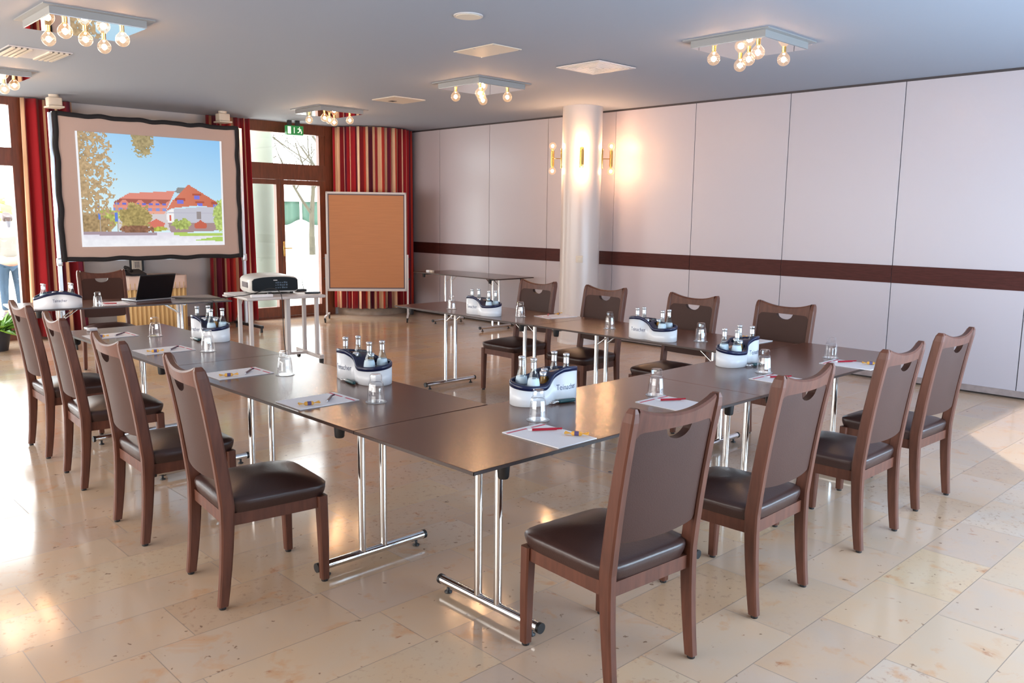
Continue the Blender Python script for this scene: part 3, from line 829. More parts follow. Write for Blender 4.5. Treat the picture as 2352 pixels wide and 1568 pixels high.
def make_carrier(prof):
    r = empty('bottle_carrier'); ol = outline(); n = len(ol)
    def ins(k, d):
        x, y = ol[k]; x0, y0 = ol[k-1]; x1, y1 = ol[(k+1) % n]
        t = Vector((x1-x0, y1-y0)).normalized(); return (x - t.y*d, y + t.x*d)
    def shell(layers, b, smooth=True):
        vs = []; fs = []
        for d, zf in layers:
            for k in range(n):
                x, y = ins(k, d); vs.append((x, y, zf(*ol[k])))
        for i in range(len(layers)-1):
            for k in range(n): fs.append((i*n+k, i*n+(k+1) % n, (i+1)*n+(k+1) % n, (i+1)*n+k))
        b.add(vs, fs, smooth); return vs
    RIM = 0.021
    b = MB()
    vs = shell([(0.004, lambda x, y: 0.0), (0, lambda x, y: 0.004), (0, lambda x, y: prof(x, y)-RIM), (0.008, lambda x, y: prof(x, y)-RIM), (0.008, lambda x, y: 0.006)], b)
    b.add(vs[:n], [tuple(reversed(range(n)))])
    b.build('body', M['carrier'], r)
    b = MB()
    shell([(0.008, lambda x, y: prof(x, y)-RIM), (-0.0015, lambda x, y: prof(x, y)-RIM), (-0.002, lambda x, y: prof(x, y)-0.004), (0.002, lambda x, y: prof(x, y)), (0.006, lambda x, y: prof(x, y)), (0.0085, lambda x, y: prof(x, y)-0.006), (0.0105, lambda x, y: 0.012)], b)
    b.build('rim', M['navy'], r)
    b = MB(); vs = shell([(0.010, lambda x, y: 0.012), (0.010, lambda x, y: 0.012)], b)
    b.add(vs[:n], [tuple(range(n))])
    NX, NY = 84, 40
    def hwx(x): return max(0, 0.086*max(0, 1-(abs(x)/0.186)**3.6)**0.5 - 0.022*math.exp(-(x/0.042)**2) - 0.0105)
    holes = [(-0.105,-0.038,0.0315),(-0.105,0.038,0.0315),(0.105,-0.038,0.0315),(0.105,0.038,0.0315),(-0.030,-0.024,0.0255),(0.030,0.026,0.0255)]
    for i in range(NX):
        xa, xb = -0.1755+0.351*i/NX, -0.1755+0.351*(i+1)/NX
        for j in range(NY):
            va, vb = -1+2*j/NY, -1+2*(j+1)/NY
            q = [(xa, va*hwx(xa)), (xb, va*hwx(xb)), (xb, vb*hwx(xb)), (xa, vb*hwx(xa))]
            if any((px-hx)**2+(py-hy)**2 < hr*hr for px, py in q for hx, hy, hr in holes): continue
            b.add([(px, py, prof(px, py)-0.012) for px, py in q], [(0,1,2,3)], True)
    for (x0, y0, x1, y1) in ((-0.135,-0.002,-0.035,0.002), (0.035,-0.002,0.135,0.002)):      # dividers
        b.box(x0, y0, 0.012, x1, y1, 0.075)
    for x in (-0.060, 0.060): b.box(x-0.002, -0.045, 0.012, x+0.002, 0.045, 0.07)
    b.build('insert', M['navy'], r)
    # lettering wrapped on both long sides
    tv, tf = text_mesh('Teinacher', 0.036)
    half = n//2
    for side in (0, 1):
        ks = list(range(1, half)) if side == 0 else list(range(half+1, n))
        P2 = [Vector(ol[k]) for k in ks]; S = [0.0]
        for a, c in zip(P2, P2[1:]): S.append(S[-1] + (c-a).length)
        xc = 0.0 if prof is prof_a else 0.066
        i0 = min(range(len(P2)), key=lambda i: abs(P2[i].x-xc)); s0 = S[i0]
        b = MB(); out = []
        for (x, z, _) in tv:
            s = s0 + x*0.80
            for i in range(len(S)-1):
                if s <= S[i+1] or i == len(S)-2:
                    f = (s-S[i])/(S[i+1]-S[i]); p = P2[i].lerp(P2[i+1], f); t = (P2[i+1]-P2[i]).normalized(); break
            out.append((p.x + t.y*0.0009, p.y - t.x*0.0009, 0.056 + z))
        b.add(out, tf); b.build('lettering', M['logo'], r)
    tag(r, 'x', 'bottle carrier')
    return r
def make_bottle():
    r = empty('water_bottle')
    b = MB(); b.lathe([(0.010,0.0),(0.026,0.002),(0.0275,0.008),(0.0275,0.078),(0.0255,0.094),(0.0185,0.122),(0.0130,0.144),(0.0115,0.178),(0.0135,0.180),(0.0135,0.186),(0.0118,0.188)], (0,0,0), 20)
    b.build('glass_body', M['bottle'], r)
    b = MB(); b.lathe([(0.0138,0.1865),(0.0148,0.189),(0.0142,0.1955),(0.010,0.1975),(1e-5,0.198)], (0,0,0), 20); b.build('cap', M['cap'], r)
    b = MB(); b.lathe([(0.0281,0.030),(0.0281,0.078),(0.0261,0.0945),(0.0228,0.1075)], (0,0,0), 20); b.build('label', M['label_blue'], r)
    b = MB(); b.lathe([(0.0128,0.152),(0.0121,0.1785)], (0,0,0), 20); b.build('neck_foil', M['cap'], r)
    return tag(r, 'x', 'bottle')
def make_small():
    r = empty('juice_bottle')
    b = MB(); b.lathe([(0.008,0),(0.020,0.002),(0.0215,0.006),(0.0215,0.070),(0.014,0.094),(0.0125,0.108)], (0,0,0), 18); b.build('glass_body', M['juice'], r)
    b = MB(); b.lathe([(0.0155,0.107),(0.0165,0.110),(0.0155,0.126),(0.011,0.1285),(1e-5,0.129)], (0,0,0), 18); b.build('cap', M['cap'], r)
    return tag(r, 'x', 'bottle')
cs, cm, ca = Proto(make_carrier(prof_s)), Proto(make_carrier(prof_m)), Proto(make_carrier(prof_a))
wb, jb = Proto(make_bottle()), Proto(make_small())
CAR = [(0.615, 3.33, 90, cm, 'at the far end of the left table row', 'far left table'),
       (0.595, 1.515, 90, cm, 'on the left table row near the corner', 'near left table'),
       (0.945, 0.60, 0, cs, 'on the near corner table, nearest the camera', 'nearest front table'),
       (2.50, 0.555, 8, cs, 'at the inner right corner of the front row', 'right front corner table'),
       (2.905, 1.46, 90, cm, 'in the middle of the right table row', 'middle of the right row'),
       (2.955, 3.25, 90, cm, 'at the far end of the right table row', 'far end of the right row'),
       (0.405, 5.855, -6.2, ca, 'on the laptop table below the screen', 'laptop table')]
ORD = ['first', 'second', 'third', 'fourth']
for x, y, rz, pr_, lab, short in CAR:
    pr_.place((x, y, T2), R(rz), 'white and navy bottle carrier ' + lab, 'bottle carriers')
    Mr = Matrix.Rotation(R(rz), 4, 'Z')
    big = [Mr @ Vector(p) + Vector((x, y, 0)) for p in ((-0.105,-0.038,0),(-0.105,0.038,0),(0.105,-0.038,0),(0.105,0.038,0))]
    big.sort(key=lambda p: sx((p.x, p.y, TH)))
    for k, p in enumerate(big):
        wb.place((p.x, p.y, T2+0.0135), random.uniform(0, 6), ORD[k] + ' water bottle from left in the carrier on the ' + short, 'water bottles in the carriers')
    sm = [Mr @ Vector(p) + Vector((x, y, 0)) for p in ((-0.030,-0.024,0),(0.030,0.026,0))]
    sm.sort(key=lambda p: sx((p.x, p.y, TH)))
    for k, p in enumerate(sm):
        jb.place((p.x, p.y, T2+0.0135), 0, ('left' if k == 0 else 'right') + ' small round-capped bottle in the carrier on the ' + short, 'small bottles in the carriers')

# ------------------------------------------------------------------ tumblers on coasters
def make_tumbler():
    o = MB()
    # upside down: foot on top, mouth on the coaster; outer and inner wall
    prof = [(0.0385,0.0),(0.0395,0.003),(0.0365,0.050),(0.0330,0.082),(0.0300,0.090),(0.0262,0.095),(0.0268,0.114),(0.0250,0.122),(0.0220,0.1245),(1e-5,0.1235)]
    inn = [(0.0355,0.002),(0.0338,0.050),(0.0300,0.080),(0.0250,0.0875),(1e-5,0.0885)]
    o.lathe(prof, (0,0,0), 12, False); o.lathe(inn, (0,0,0), 28)
    return tag(o.build('tumbler', M['tumbler']), 'x', 'glass')
def make_coaster():
    o = MB(); o.lathe([(0.045,0.0),(0.0475,0.0006),(0.0475,0.0012),(0.045,0.0016),(1e-5,0.0016)], (0,0,0), 36)
    return tag(o.build('coaster', M['coaster']), 'x', 'coaster')
tu, co = Proto(make_tumbler()), Proto(make_coaster())
GL = [((0.393,3.688), 'at the farthest seat of the left row'), ((0.389,2.862), 'at the third seat of the left row'), ((0.367,1.895), 'at the second seat of the left row'),
      ((0.357,1.065), 'at the nearest seat of the left row'), ((0.665,0.36), 'at the nearest seat of the front row'), ((1.429,0.335), 'at the second seat of the front row'),
      ((2.36,0.305), 'at the third seat of the front row'), ((3.116,0.29), 'at the farthest seat of the front row'), ((3.083,1.19), 'in the right row at the corner seat'),
      ((3.10,2.0), 'in the right row left of the middle carrier'), ((3.09,2.946), 'in the right row right of the farthest carrier'), ((3.02,3.75), 'in the right row left of the farthest carrier'),
      ((0.70,5.78), 'on the laptop table beside the bottle carrier')]
for (x, y), lab in GL:
    co.place((x, y, T2), 0, 'thin round translucent coaster under the glass ' + lab, 'coasters')
    tu.place((x, y, T2+0.0018), random.random(), 'clear upturned drinking glass ' + lab, 'upturned glasses')

# ------------------------------------------------------------------ writing pads, pens, sweets, openers (local +y = head of the sheet)
def make_pad():
    r = empty('writing_pad')
    MB().box(-0.105,-0.1485,0,0.105,0.1485,0.0035).build('sheet', M['paper'], r)
    b = MB(); b.box(-0.105,0.118,0.0035,0.004,0.128,0.0039); b.box(0.030,0.118,0.0035,0.105,0.128,0.0039); b.build('red_stripe', M['red'], r)
    return tag(r, 'x', 'writing pad')
def make_pen(m, nm):
    r = empty(nm)
    b = MB(); b.tube([(0,-0.048,0.006),(0,0.05,0.006)], 0.0052, 10); b.build('barrel', m, r)
    b = MB(); b.tube([(0,-0.064,0.006),(0,-0.048,0.006)], [0.0012,0.0046], 10); b.build('tip', M['paper'], r)
    b = MB(); b.tube([(0,0.05,0.006),(0.002,0.062,0.007),(0.007,0.068,0.008),(0.012,0.066,0.010)], 0.0038, 8); b.build('clip', m, r)
    return tag(r, 'x', 'pen')
def make_candy():
    r = empty('wrapped_candy')
    b = MB(); b.tube([(-0.022,0,0.008),(-0.016,0,0.009),(0.016,0,0.009),(0.022,0,0.008)], [0.003,0.0085,0.0085,0.003], 12); b.build('sweet', M['gold'], r)
    MB().tube([(-0.008,0,0.0092),(0.009,0,0.0092)], 0.0088, 12).build('paper_band', M['violet'], r)
    for s in (-1, 1):
        def Pf(u, v, s=s):
            wd_ = 0.004 + 0.017*v
            return (s*(0.020+0.025*v), (u-0.5)*2*wd_, 0.009 + 0.005*math.sin(u*12)*v + 0.002*v)
        b = MB(); b.grid(Pf, 14, 4, False)
        o = b.build('twisted_end', M['gold'], r); md = o.modifiers.new('foil', 'SOLIDIFY'); md.thickness = 0.0008
    return tag(r, 'x', 'candy')
def make_opener():
    r = empty('bottle_opener')
    b = MB(); b.rbox(-0.009,-0.055,0.001,0.009,0.035,0.017,0.006); b.build('handle', M['green'], r)
    b = MB(); b.rbox(-0.007,0.035,0.005,0.007,0.058,0.012,0.003)
    pts = [(0.014*math.cos(a), 0.070+0.016*math.sin(a), 0.008) for a in [2*PI*k/16 for k in range(17)]]
    b.tube(pts, 0.0028, 8, caps=False); b.build('metal_head', M['chrome'], r)
    return tag(r, 'x', 'bottle opener')
pad, pr_red, pr_pl, cy, op = Proto(make_pad()), Proto(make_pen(M['red_pen'], 'red_pen')), Proto(make_pen(M['plum_pen'], 'plum_pen')), Proto(make_candy()), Proto(make_opener())
PADS = [((0.170,3.875), -90, 'pl', 1, 'at the farthest seat of the left row'), ((0.205,3.06), -88, 'pl', 1, 'at the third seat of the left row'),
        ((0.20,2.08), -90, 'pl', 1, 'at the second seat of the left row'), ((0.17,1.245), -90, 'pl', 1, 'at the nearest seat of the left row'),
        ((0.515,0.155), 0, 'red', 1, 'at the nearest seat of the front row'), ((1.335,0.152), 0, 'red', 0, 'at the second seat of the front row'),
        ((2.23,0.11), 0, 'red', 0, 'at the third seat of the front row'), ((2.975,0.095), 2, 'red', 1, 'at the farthest seat of the front row'),
        ((3.34,2.78), 80, 'red', 1, 'on the right row in front of the pillar'), ((3.33,0.98), 90, 'red', 1, 'at the right row corner seat'),
        ((0.88,5.94), 175, 'red', 0, 'on the laptop table beside the laptop')]
for (x, y), rz, pen, cand, lab in PADS:
    pad.place((x, y, T2), R(rz), 'white writing pad with a red stripe ' + lab, 'writing pads')
    Mr = Matrix.Rotation(R(rz), 4, 'Z')
    zt = T2+0.0040
    if pen == 'pl':
        p = Mr @ Vector((0.025, 0.043, 0)); pr_pl.place((x+p.x, y+p.y, zt), R(rz+48), 'dark plum ballpoint pen on the pad ' + lab, 'dark pens')
    else:
        p = Mr @ Vector((0.030, 0.055, 0)); pr_red.place((x+p.x, y+p.y, zt), R(rz-122), 'red ballpoint pen on the pad ' + lab, 'red pens')
    lab = lab.replace('on the right row in front of the pillar', 'in the right row by the pillar')
    if cand:
        p = Mr @ Vector((0.062, -0.080, 0)) if pen == 'pl' else Mr @ Vector((0.068, -0.080, 0))
        cy.place((x+p.x, y+p.y, zt), R(rz+72 if pen == 'pl' else rz-56), 'candy in gold twist wrapper on the pad ' + lab, 'wrapped candies')
for (x, y), rz, lab in (((0.50,1.50), -8, 'near the bottle carrier of the near left table'), ((0.985,0.505), 78, 'in front of the carrier nearest the camera'),
                        ((2.52,0.44), 80, 'in front of the carrier at the right front corner'), ((0.52,3.33), -6, 'beside the carrier at the far end of the left row')):
    op.place((x, y, T2), R(rz), 'dark green handled bottle opener ' + lab, 'bottle openers')
b = MB(); b.rbox(-0.03,-0.02,0,0.03,0.02,0.022,0.006)
tag(b.build('eraser_block', M['paper'], None, (0.155, 4.20, T2), 0.3), 'small white block on the far left corner of the left table row', 'block')
r = empty('tape_roll', (5.83, 7.66, T2), 0.2)
MB().rbox(-0.022,-0.03,0,0.022,0.03,0.036,0.004).build('roll', M['paper'], r)
MB().rbox(-0.02,-0.09,0,0.02,-0.035,0.034,0.004).build('dispenser', M['cream'], r)
tag(r, 'small white tape roll at the left end of the side table', 'tape')

# ------------------------------------------------------------------ laptop
r = empty('laptop', (1.24, 6.115, T2), R(11))
MB().rbox(-0.18,-0.125,0,0.18,0.125,0.018,0.006).build('base', M['silver'], r)
b = MB(); b.box(-0.155,-0.03,0.018,0.155,0.105,0.0185); b.build('keyboard', M['black'], r)
# lid hinged on the local -y side, leaning towards the camera
th_ = R(112)
Ml = Matrix.Translation((0,-0.122,0.016)) @ Matrix.Rotation(th_, 4, 'X')
b = MB(); b.rbox(-0.18,0,-0.008,0.18,0.25,0.0,0.006, M=Ml); lid = b.build('lid', M['laptop'], r)
b = MB(); b.box(-0.168,0.014,0.0,0.168,0.238,0.0008, M=Ml); b.build('display', M['black'], lid)
tag(r, 'open black laptop seen from behind on the presenter table', 'laptop')

# ------------------------------------------------------------------ cables
def cable(name, pts, rad, label):
    P_ = [Vector(p) for p in pts]; out = []
    for i in range(len(P_)-1):
        a, c, d, e = P_[max(0, i-1)], P_[i], P_[i+1], P_[min(len(P_)-1, i+2)]
        for k in range(6):
            t = k/6
            out.append(0.5*((2*c) + (d-a)*t + (2*a-5*c+4*d-e)*t*t + (3*c-a-3*d+e)*t**3))
    out.append(P_[-1])
    return tag(MB().tube(out, rad, 8).build(name, M['glide']), label, 'cable')
cable('video_cable', [(1.45,6.05,0.754),(1.54,6.02,0.747),(1.62,5.95,0.7465),(1.72,5.86,0.7465),(1.82,5.78,0.748),(1.93,5.72,0.762),(2.02,5.66,0.775),(2.12,5.62,0.80),(2.22,5.60,0.83),(2.30,5.59,0.82),(2.35,5.58,0.76),(2.36,5.58,0.6),(2.37,5.59,0.35),(2.40,5.60,0.12),(2.43,5.58,0.010),(2.55,5.45,0.007),(2.75,5.30,0.007)], 0.004, 'black cable from the laptop over the projector trolley to the floor')
cable('power_cable', [(1.46,5.99,0.750),(1.53,5.88,0.746),(1.60,5.75,0.747),(1.64,5.66,0.752),(1.67,5.59,0.735),(1.68,5.565,0.66),(1.68,5.56,0.45),(1.68,5.55,0.2),(1.70,5.53,0.03),(1.76,5.48,0.006),(1.95,5.40,0.006)], 0.003, 'thin black cable hanging over the edge of the laptop table')

# ------------------------------------------------------------------ projector trolley and what stands on it
TZ = 0.735
r = empty('projector_trolley', (2.50, 5.98, 0), R(-8))
def bar(b, x0, y0, z0, x1, y1, z1): b.box(min(x0,x1), min(y0,y1), z0, max(x0,x1), max(y0,y1), z1)
MB().rbox(-0.40,-0.31,TZ-0.03,0.42,0.44,TZ,0.008).build('top_shelf', M['white_metal'], r)
b = MB(); b.rbox(-0.47,0.10,TZ-0.022,-0.40,0.26,TZ-0.006,0.005); b.build('side_handle', M['white_metal'], r)
for x in (-0.345, 0.345):
    b = MB()
    for y in (-0.24, 0.10): b.box(x-0.016, y-0.022, 0.085, x+0.016, y+0.022, TZ-0.03)
    lg = b.build('leg', M['white_metal'], r)
    b = MB(); b.box(x-0.022, -0.36, 0.075, x+0.022, 0.30, 0.115); b.build('foot_bar', M['white_metal'], lg)
    for y in (-0.34, 0.28):
        b = MB(); b.lathe([(0.030,-0.012),(0.030,0.012)], (0,0,0), 16, M=Matrix.Translation((x, y, 0.031)) @ Matrix.Rotation(PI/2, 4, 'Y'))
        b.box(x-0.018, y-0.018, 0.04, x+0.018, y+0.018, 0.085); b.build('caster', M['glide'], lg)
MB().box(-0.33,-0.02,0.085,0.33,0.02,0.112).build('cross_bar', M['white_metal'], r)
b = MB(); b.box(0.08,-0.09,0.11,0.12,-0.03,TZ-0.03); b.build('column', M['white_metal'], r)
tag(r, 'pale grey wheeled trolley carrying the projector', 'trolley')
PJ = empty('projector', (2.525, 6.16, TZ+0.001), R(-11))
b = MB(); n = 16; vs = []; fs = []
W_, D_ = 0.262, 0.215
def topz(x, y): return 0.198 - 0.034*(abs(x)/W_)**3.0 - 0.012*max(0, -y/D_)**2
layers = [(0.94,0.02),(1.0,0.045),(1.0,0.10)]
ol = []
for k in range(48):
    a = 2*PI*k/48; c_, s_ = math.cos(a), math.sin(a); e = 7
    q = (abs(c_)**e+abs(s_)**e)**(-1/e); ol.append((c_*q*W_, s_*q*D_))
for f_, z in layers: vs += [(x*f_, y*f_, z) for x, y in ol]
for f_ in (1.0, 0.97, 0.9, 0.7, 0.4, 0.1):
    vs += [(x*f_, y*f_, topz(x*f_, y*f_) - (0.02 if f_ == 1.0 else (0.006 if f_ == 0.97 else 0))) for x, y in ol]
NL = 9
for i in range(NL-1):
    for k in range(48): fs.append((i*48+k, i*48+(k+1) % 48, (i+1)*48+(k+1) % 48, (i+1)*48+k))
b.add(vs, fs, True); b.add(vs[-48:], [tuple(range(48))], True); b.add(vs[:48], [tuple(reversed(range(48)))], False)
b.build('shell', M['projector'], PJ)
b = MB()
xs = [-0.235+0.47*i/20 for i in range(21)]
fr = [(x, -D_-0.006, 0.036 + (0.012 if abs(x) > 0.225 else 0)) for x in xs] + [(x, -D_-0.006, topz(x, -D_)-0.006 - (0.014 if abs(x) > 0.225 else 0)) for x in reversed(xs)]
bk = [(x, -D_+0.05, z) for x, y, z in fr]
k = len(fr); b.add(fr+bk, [tuple(range(k))] + [(i, k+i, k+(i+1) % k, (i+1) % k) for i in range(k)])
b.build('connector_panel', M['dark_panel'], PJ)
b = MB()
rr = random.Random(4)
for i in range(3):
    for j in range(6):
        x = 0.0+j*0.022; z = 0.062+i*0.026
        b.box(x, -D_-0.009, z, x+rr.uniform(0.008,0.019), -D_-0.006, z+rr.uniform(0.010,0.018))
b.build('connector', M['socket_blue'], PJ)
b = MB()
for k in range(9): b.box(-W_-0.002, -0.14+k*0.024, 0.07, -W_+0.004, -0.14+k*0.024+0.012, 0.125)
b.build('side_grille', M['grey_edge'], PJ)
b = MB()
for x in (-0.19, 0.19):
    for y in (-0.15, 0.15): b.lathe([(0.016,0),(0.018,0.03)], (x,y,0), 12)
b.build('foot', M['glide'], PJ)
b = MB(); b.box(-0.02,-D_-0.0085,0.142,0.02,-D_-0.006,0.150); b.build('badge', M['white_metal'], PJ)
tag(PJ, 'white projector with dark connector side on the trolley', 'projector')
r = empty('network_router', (2.86, 6.10, TZ+0.001), R(-8))
MB().rbox(-0.055,-0.04,0,0.055,0.04,0.026,0.005).build('case', M['glide'], r)
MB().tube([(0.045,0.03,0.024),(0.03,0.03,0.12)], 0.004, 8).build('antenna', M['glide'], r)
tag(r, 'small black router with antenna on the trolley beside the projector', 'router')
r = empty('remote_control', (2.83, 5.80, TZ+0.001), R(70))
MB().rbox(-0.022,-0.08,0,0.022,0.08,0.018,0.006).build('case', M['black'], r)
b = MB()
for i in range(5):
    for j in range(2): b.lathe([(0.004,0.018),(0.004,0.0195)], (-0.008+0.016*j, -0.05+0.02*i, 0), 8)
b.build('button', M['grey_edge'], r)
tag(r, 'black remote control at the right end of the projector trolley', 'remote control')
b = MB(); b.box(-0.10,-0.05,0,0.10,0.05,0.002)
tag(b.build('paper_sheet', M['paper'], None, (2.62, 5.745, TZ+0.001), R(-4)), 'white paper sheet on the trolley below the projector', 'paper')
r = empty('power_strip', (2.22, 5.735, TZ+0.001), R(-8))
MB().rbox(-0.11,-0.02,0,0.11,0.02,0.03,0.006).build('strip', M['paper'], r)
MB().rbox(0.06,-0.016,0.03,0.10,0.016,0.05,0.005).build('plug', M['glide'], r)
tag(r, 'white power strip on the left front edge of the trolley', 'power strip')

# ------------------------------------------------------------------ projection screen
SY = 8.64
r = empty('projection_screen', (0, 0, 0))
SX0, SX1, SZ0, SZ1 = 1.262, 3.418, 1.005, 2.645
b = MB(); b.grid(lambda u, v: (SX0+(SX1-SX0)*u, SY+0.004*math.sin(9*u)*math.sin(7*v), SZ0+(SZ1-SZ0)*v), 30, 20)
b.build('screen_cloth', M['screen'], r)
def wav(t, k): return 0.006*math.sin(t*k) + 0.003*math.sin(t*k*1.7+1)
b = MB(); bw = 0.047
nb = 60
def strip(Pa, Pb):
    vs = []; fs = []
    for i in range(nb+1): vs += [Pa(i/nb), Pb(i/nb)]
    for i in range(nb): fs.append((2*i, 2*i+2, 2*i+3, 2*i+1))
    b.add(vs, fs, True)
yS = SY-0.010
strip(lambda t: (SX0-0.02+(SX1-SX0+0.04)*t, yS, SZ1+0.03+wav(t, 34)), lambda t: (SX0-0.02+(SX1-SX0+0.04)*t, yS, SZ1-0.022+wav(t, 34)))
strip(lambda t: (SX0-0.02+(SX1-SX0+0.04)*t, yS, SZ0-0.03+wav(t, 26)), lambda t: (SX0-0.02+(SX1-SX0+0.04)*t, yS, SZ0+0.022+wav(t, 26)))
strip(lambda t: (SX0-0.032+wav(t, 22), yS-0.001, SZ0-0.03+(SZ1-SZ0+0.06)*t), lambda t: (SX0+0.022+wav(t, 22), yS-0.001, SZ0-0.03+(SZ1-SZ0+0.06)*t))
strip(lambda t: (SX1-0.022+wav(t, 22), yS-0.001, SZ0-0.03+(SZ1-SZ0+0.06)*t), lambda t: (SX1+0.030+wav(t, 22), yS-0.001, SZ0-0.03+(SZ1-SZ0+0.06)*t))
o = b.build('border', M['black_cloth'], r); md = o.modifiers.new('cloth', 'SOLIDIFY'); md.thickness = 0.004
for x, s in ((SX0-0.045, -1), (SX1+0.07, 1)):
    b = MB(); b.box(x-0.018, SY+0.012, 0.06, x+0.018, SY+0.05, 2.66)
    lg = b.build('leg', M['alu'], r)
    b = MB(); b.box(x-0.02, SY-0.42, 0.055, x+0.02, SY+0.35, 0.09); b.build('foot_bar', M['glide'], lg)
    b = MB()
    for y in (SY-0.40, SY-0.12, SY+0.32): b.lathe([(0.016,0),(0.014,0.056)], (x, y, 0), 10)
    b.build('foot', M['glide'], lg)
    b = MB(); b.tube([(x, SY+0.03, 0.55), (x, SY+0.33, 0.075)], 0.010, 8); b.build('brace', M['alu'], lg)
    b = MB(); b.rbox(x-0.028, SY-0.0, 0.93, x+0.028, SY+0.055, 1.02, 0.008); b.build('clamp', M['alu'], lg)
b = MB()
b.box(SX0-0.03, SY+0.012, SZ1+0.0, SX1+0.05, SY+0.04, SZ1+0.028); b.box(SX0-0.03, SY+0.012, SZ0-0.028, SX1+0.05, SY+0.04, SZ0)
b.build('frame', M['alu'], r)
# the projected picture: sky, foliage, red-roofed hotel, bushes, road and lawn
def inpoly(x, y, pl):
    c = False; j = len(pl)-1
    for i in range(len(pl)):
        xi, yi = pl[i]; xj, yj = pl[j]
        if (yi > y) != (yj > y) and x < (xj-xi)*(y-yi)/(yj-yi)+xi: c = not c
        j = i
    return c
from mathutils import noise as mn
def nz(x, y, s, k=0): return mn.fractal(Vector((x*s, y*s*0.8, k*7.3)), 1.0, 2.0, 4)
def lp3(a, c, t): t = max(0, min(1, t)); return tuple(a[i]+(c[i]-a[i])*t for i in range(3))
def picture(u, v):
    """u 0..1 left to right, v 0..1 bottom to top; returns sRGB 0..255"""
    if u < 0.012 or u > 0.988 or v < 0.006: return (250,250,255)
    y = 1-v
    c = lp3((222,248,255), (150,204,250), (v-0.35)/0.65*0.7 + 0.35*(u-0.2)); n1 = nz(u, v, 26); n2 = nz(u, v, 60, 1)
    hl = 0.16 + 0.05*math.sin(v*21) + 0.06*n1
    dl = 0.0
    if y < 0.72 and u < 0.22*(1-0.35*abs(y-0.42)) + 0.05*n1 and (n2 + n1*0.6) > -0.55 + (u/0.2)*0.55: dl = 1
    if y < 0.20 and ((u-0.43)/0.075)**2 + (y/0.19)**2 < 1 + 0.8*n2: dl = 2
    # hotel
    if inpoly(u, y, [(0.64,0.50),(0.66,0.46),(0.72,0.455),(0.70,0.52)]): c = (150,150,150)
    roofL = [(0.22,0.60),(0.32,0.52),(0.64,0.49),(0.60,0.60),(0.56,0.71),(0.21,0.68)]
    if inpoly(u, y, [(0.22,0.66),(0.58,0.66),(0.60,0.86),(0.24,0.84)]): c = (222,214,216)
    if inpoly(u, y, roofL):
        c = (232,150,134)
        if 0.575 < y < 0.60+0.02*math.sin(u*60): c = (176,104,92)
        if 0.605 < y < 0.625 and (u*22) % 1 < 0.55: c = (120,124,214)
        if 0.63 < y < 0.65: c = (240,160,140)
        if 0.655 < y < 0.675 and (u*20) % 1 < 0.5: c = (150,160,220)
        if 0.68 < y: c = (244,176,156)
    if inpoly(u, y, [(0.57,0.72),(0.60,0.66),(0.955,0.62),(0.95,0.86),(0.60,0.88)]):
        c = (204,204,216)
        if u < 0.625: c = (252,250,250)
        if 0.69 < y < 0.70 or 0.73 < y < 0.735: c = (196,194,208)
        if 0.795 < u < 0.83 and 0.68 < y < 0.75: c = (160,150,150)
        if y > 0.79: c = (176,150,150)
        if 0.59 < u < 0.61 and 0.71 < y < 0.77: c = (226,120,104)
    roofR = [(0.74,0.425),(0.97,0.60),(0.95,0.64),(0.80,0.62),(0.62,0.65),(0.57,0.68),(0.62,0.58)]
    if inpoly(u, y, roofR):
        c = lp3((224,136,112), (206,116,90), (u-0.6)/0.4)
        for (wx, wy) in ((0.675,0.59),(0.80,0.545),(0.82,0.615),(0.945,0.62)):
            if abs(u-wx) < 0.022 and abs(y-wy) < 0.016: c = (132,128,226)
            elif abs(u-wx) < 0.036 and -0.036 < y-wy < -0.014: c = (184,96,78)
    if inpoly(u, y, [(0.77,0.80),(0.82,0.76),(0.87,0.80),(0.86,0.84),(0.78,0.84)]): c = (206,110,90)
    if inpoly(u, y, [(0.44,0.79),(0.50,0.75),(0.56,0.79),(0.54,0.85),(0.46,0.86)]): c = (226,128,112)
    # shrubs
    for (bx, by, rx, ry, cc) in ((0.36,0.74,0.115,0.12,(176,158,104)),(0.17,0.74,0.08,0.08,(190,196,112)),(0.68,0.80,0.07,0.05,(176,190,110)),
                                 (0.98,0.72,0.06,0.16,(186,206,120)),(0.52,0.845,0.05,0.02,(190,190,90)),(0.04,0.80,0.16,0.10,(176,150,112)),(0.36,0.85,0.11,0.04,(150,110,88))):
        if ((u-bx)/rx)**2 + ((y-by)/ry)**2 < 1 + 0.6*n1 + 0.3*n2:
            c = tuple(max(0, min(255, q*(1+0.22*n2))) for q in cc)
    for px_ in (0.125, 0.235):
        if abs(u-px_) < 0.004 and 0.60 < y < 0.88: c = (190,176,160)
        if px_-0.012 < u < px_+0.004 and (0.64 < y < 0.76 if px_ < 0.2 else 0.70 < y < 0.78): c = (110,140,226)
    if dl: c = tuple(q*(1+0.18*n2) for q in ((190,164,128) if dl == 1 else (176,160,120)))
    # ground
    gl = 0.865 + 0.02*u
    if y > gl:
        c = lp3((232,226,240), (246,246,252), (y-gl)/0.08)
        if y < gl+0.03 and u < 0.5: c = (176,158,168)
        if 0.62 < u and gl < y < 0.905+0.02*(u-0.6): c = (186,214,112)
        if inpoly(u, y, [(0.76,0.955),(0.90,0.925),(1.0,0.915),(1.0,0.962)]): c = (182,216,112)
        if y > 0.9: c = tuple(min(255, q+8*n1) for q in c)
    return tuple(max(0, min(255, q)) for q in c)
NU, NV = 150, 112
ix0, ix1, iz0, iz1 = 1.462, 3.205, 1.146, 2.474
b = MB(); b.grid(lambda u, v: (ix0-0.0+(ix1-ix0)*u + 0.010*v*(u-0.3), SY-0.0065, iz0+(iz1-iz0)*v), NU, NV, False)
o = b.build('projected_picture', M['image'], r)
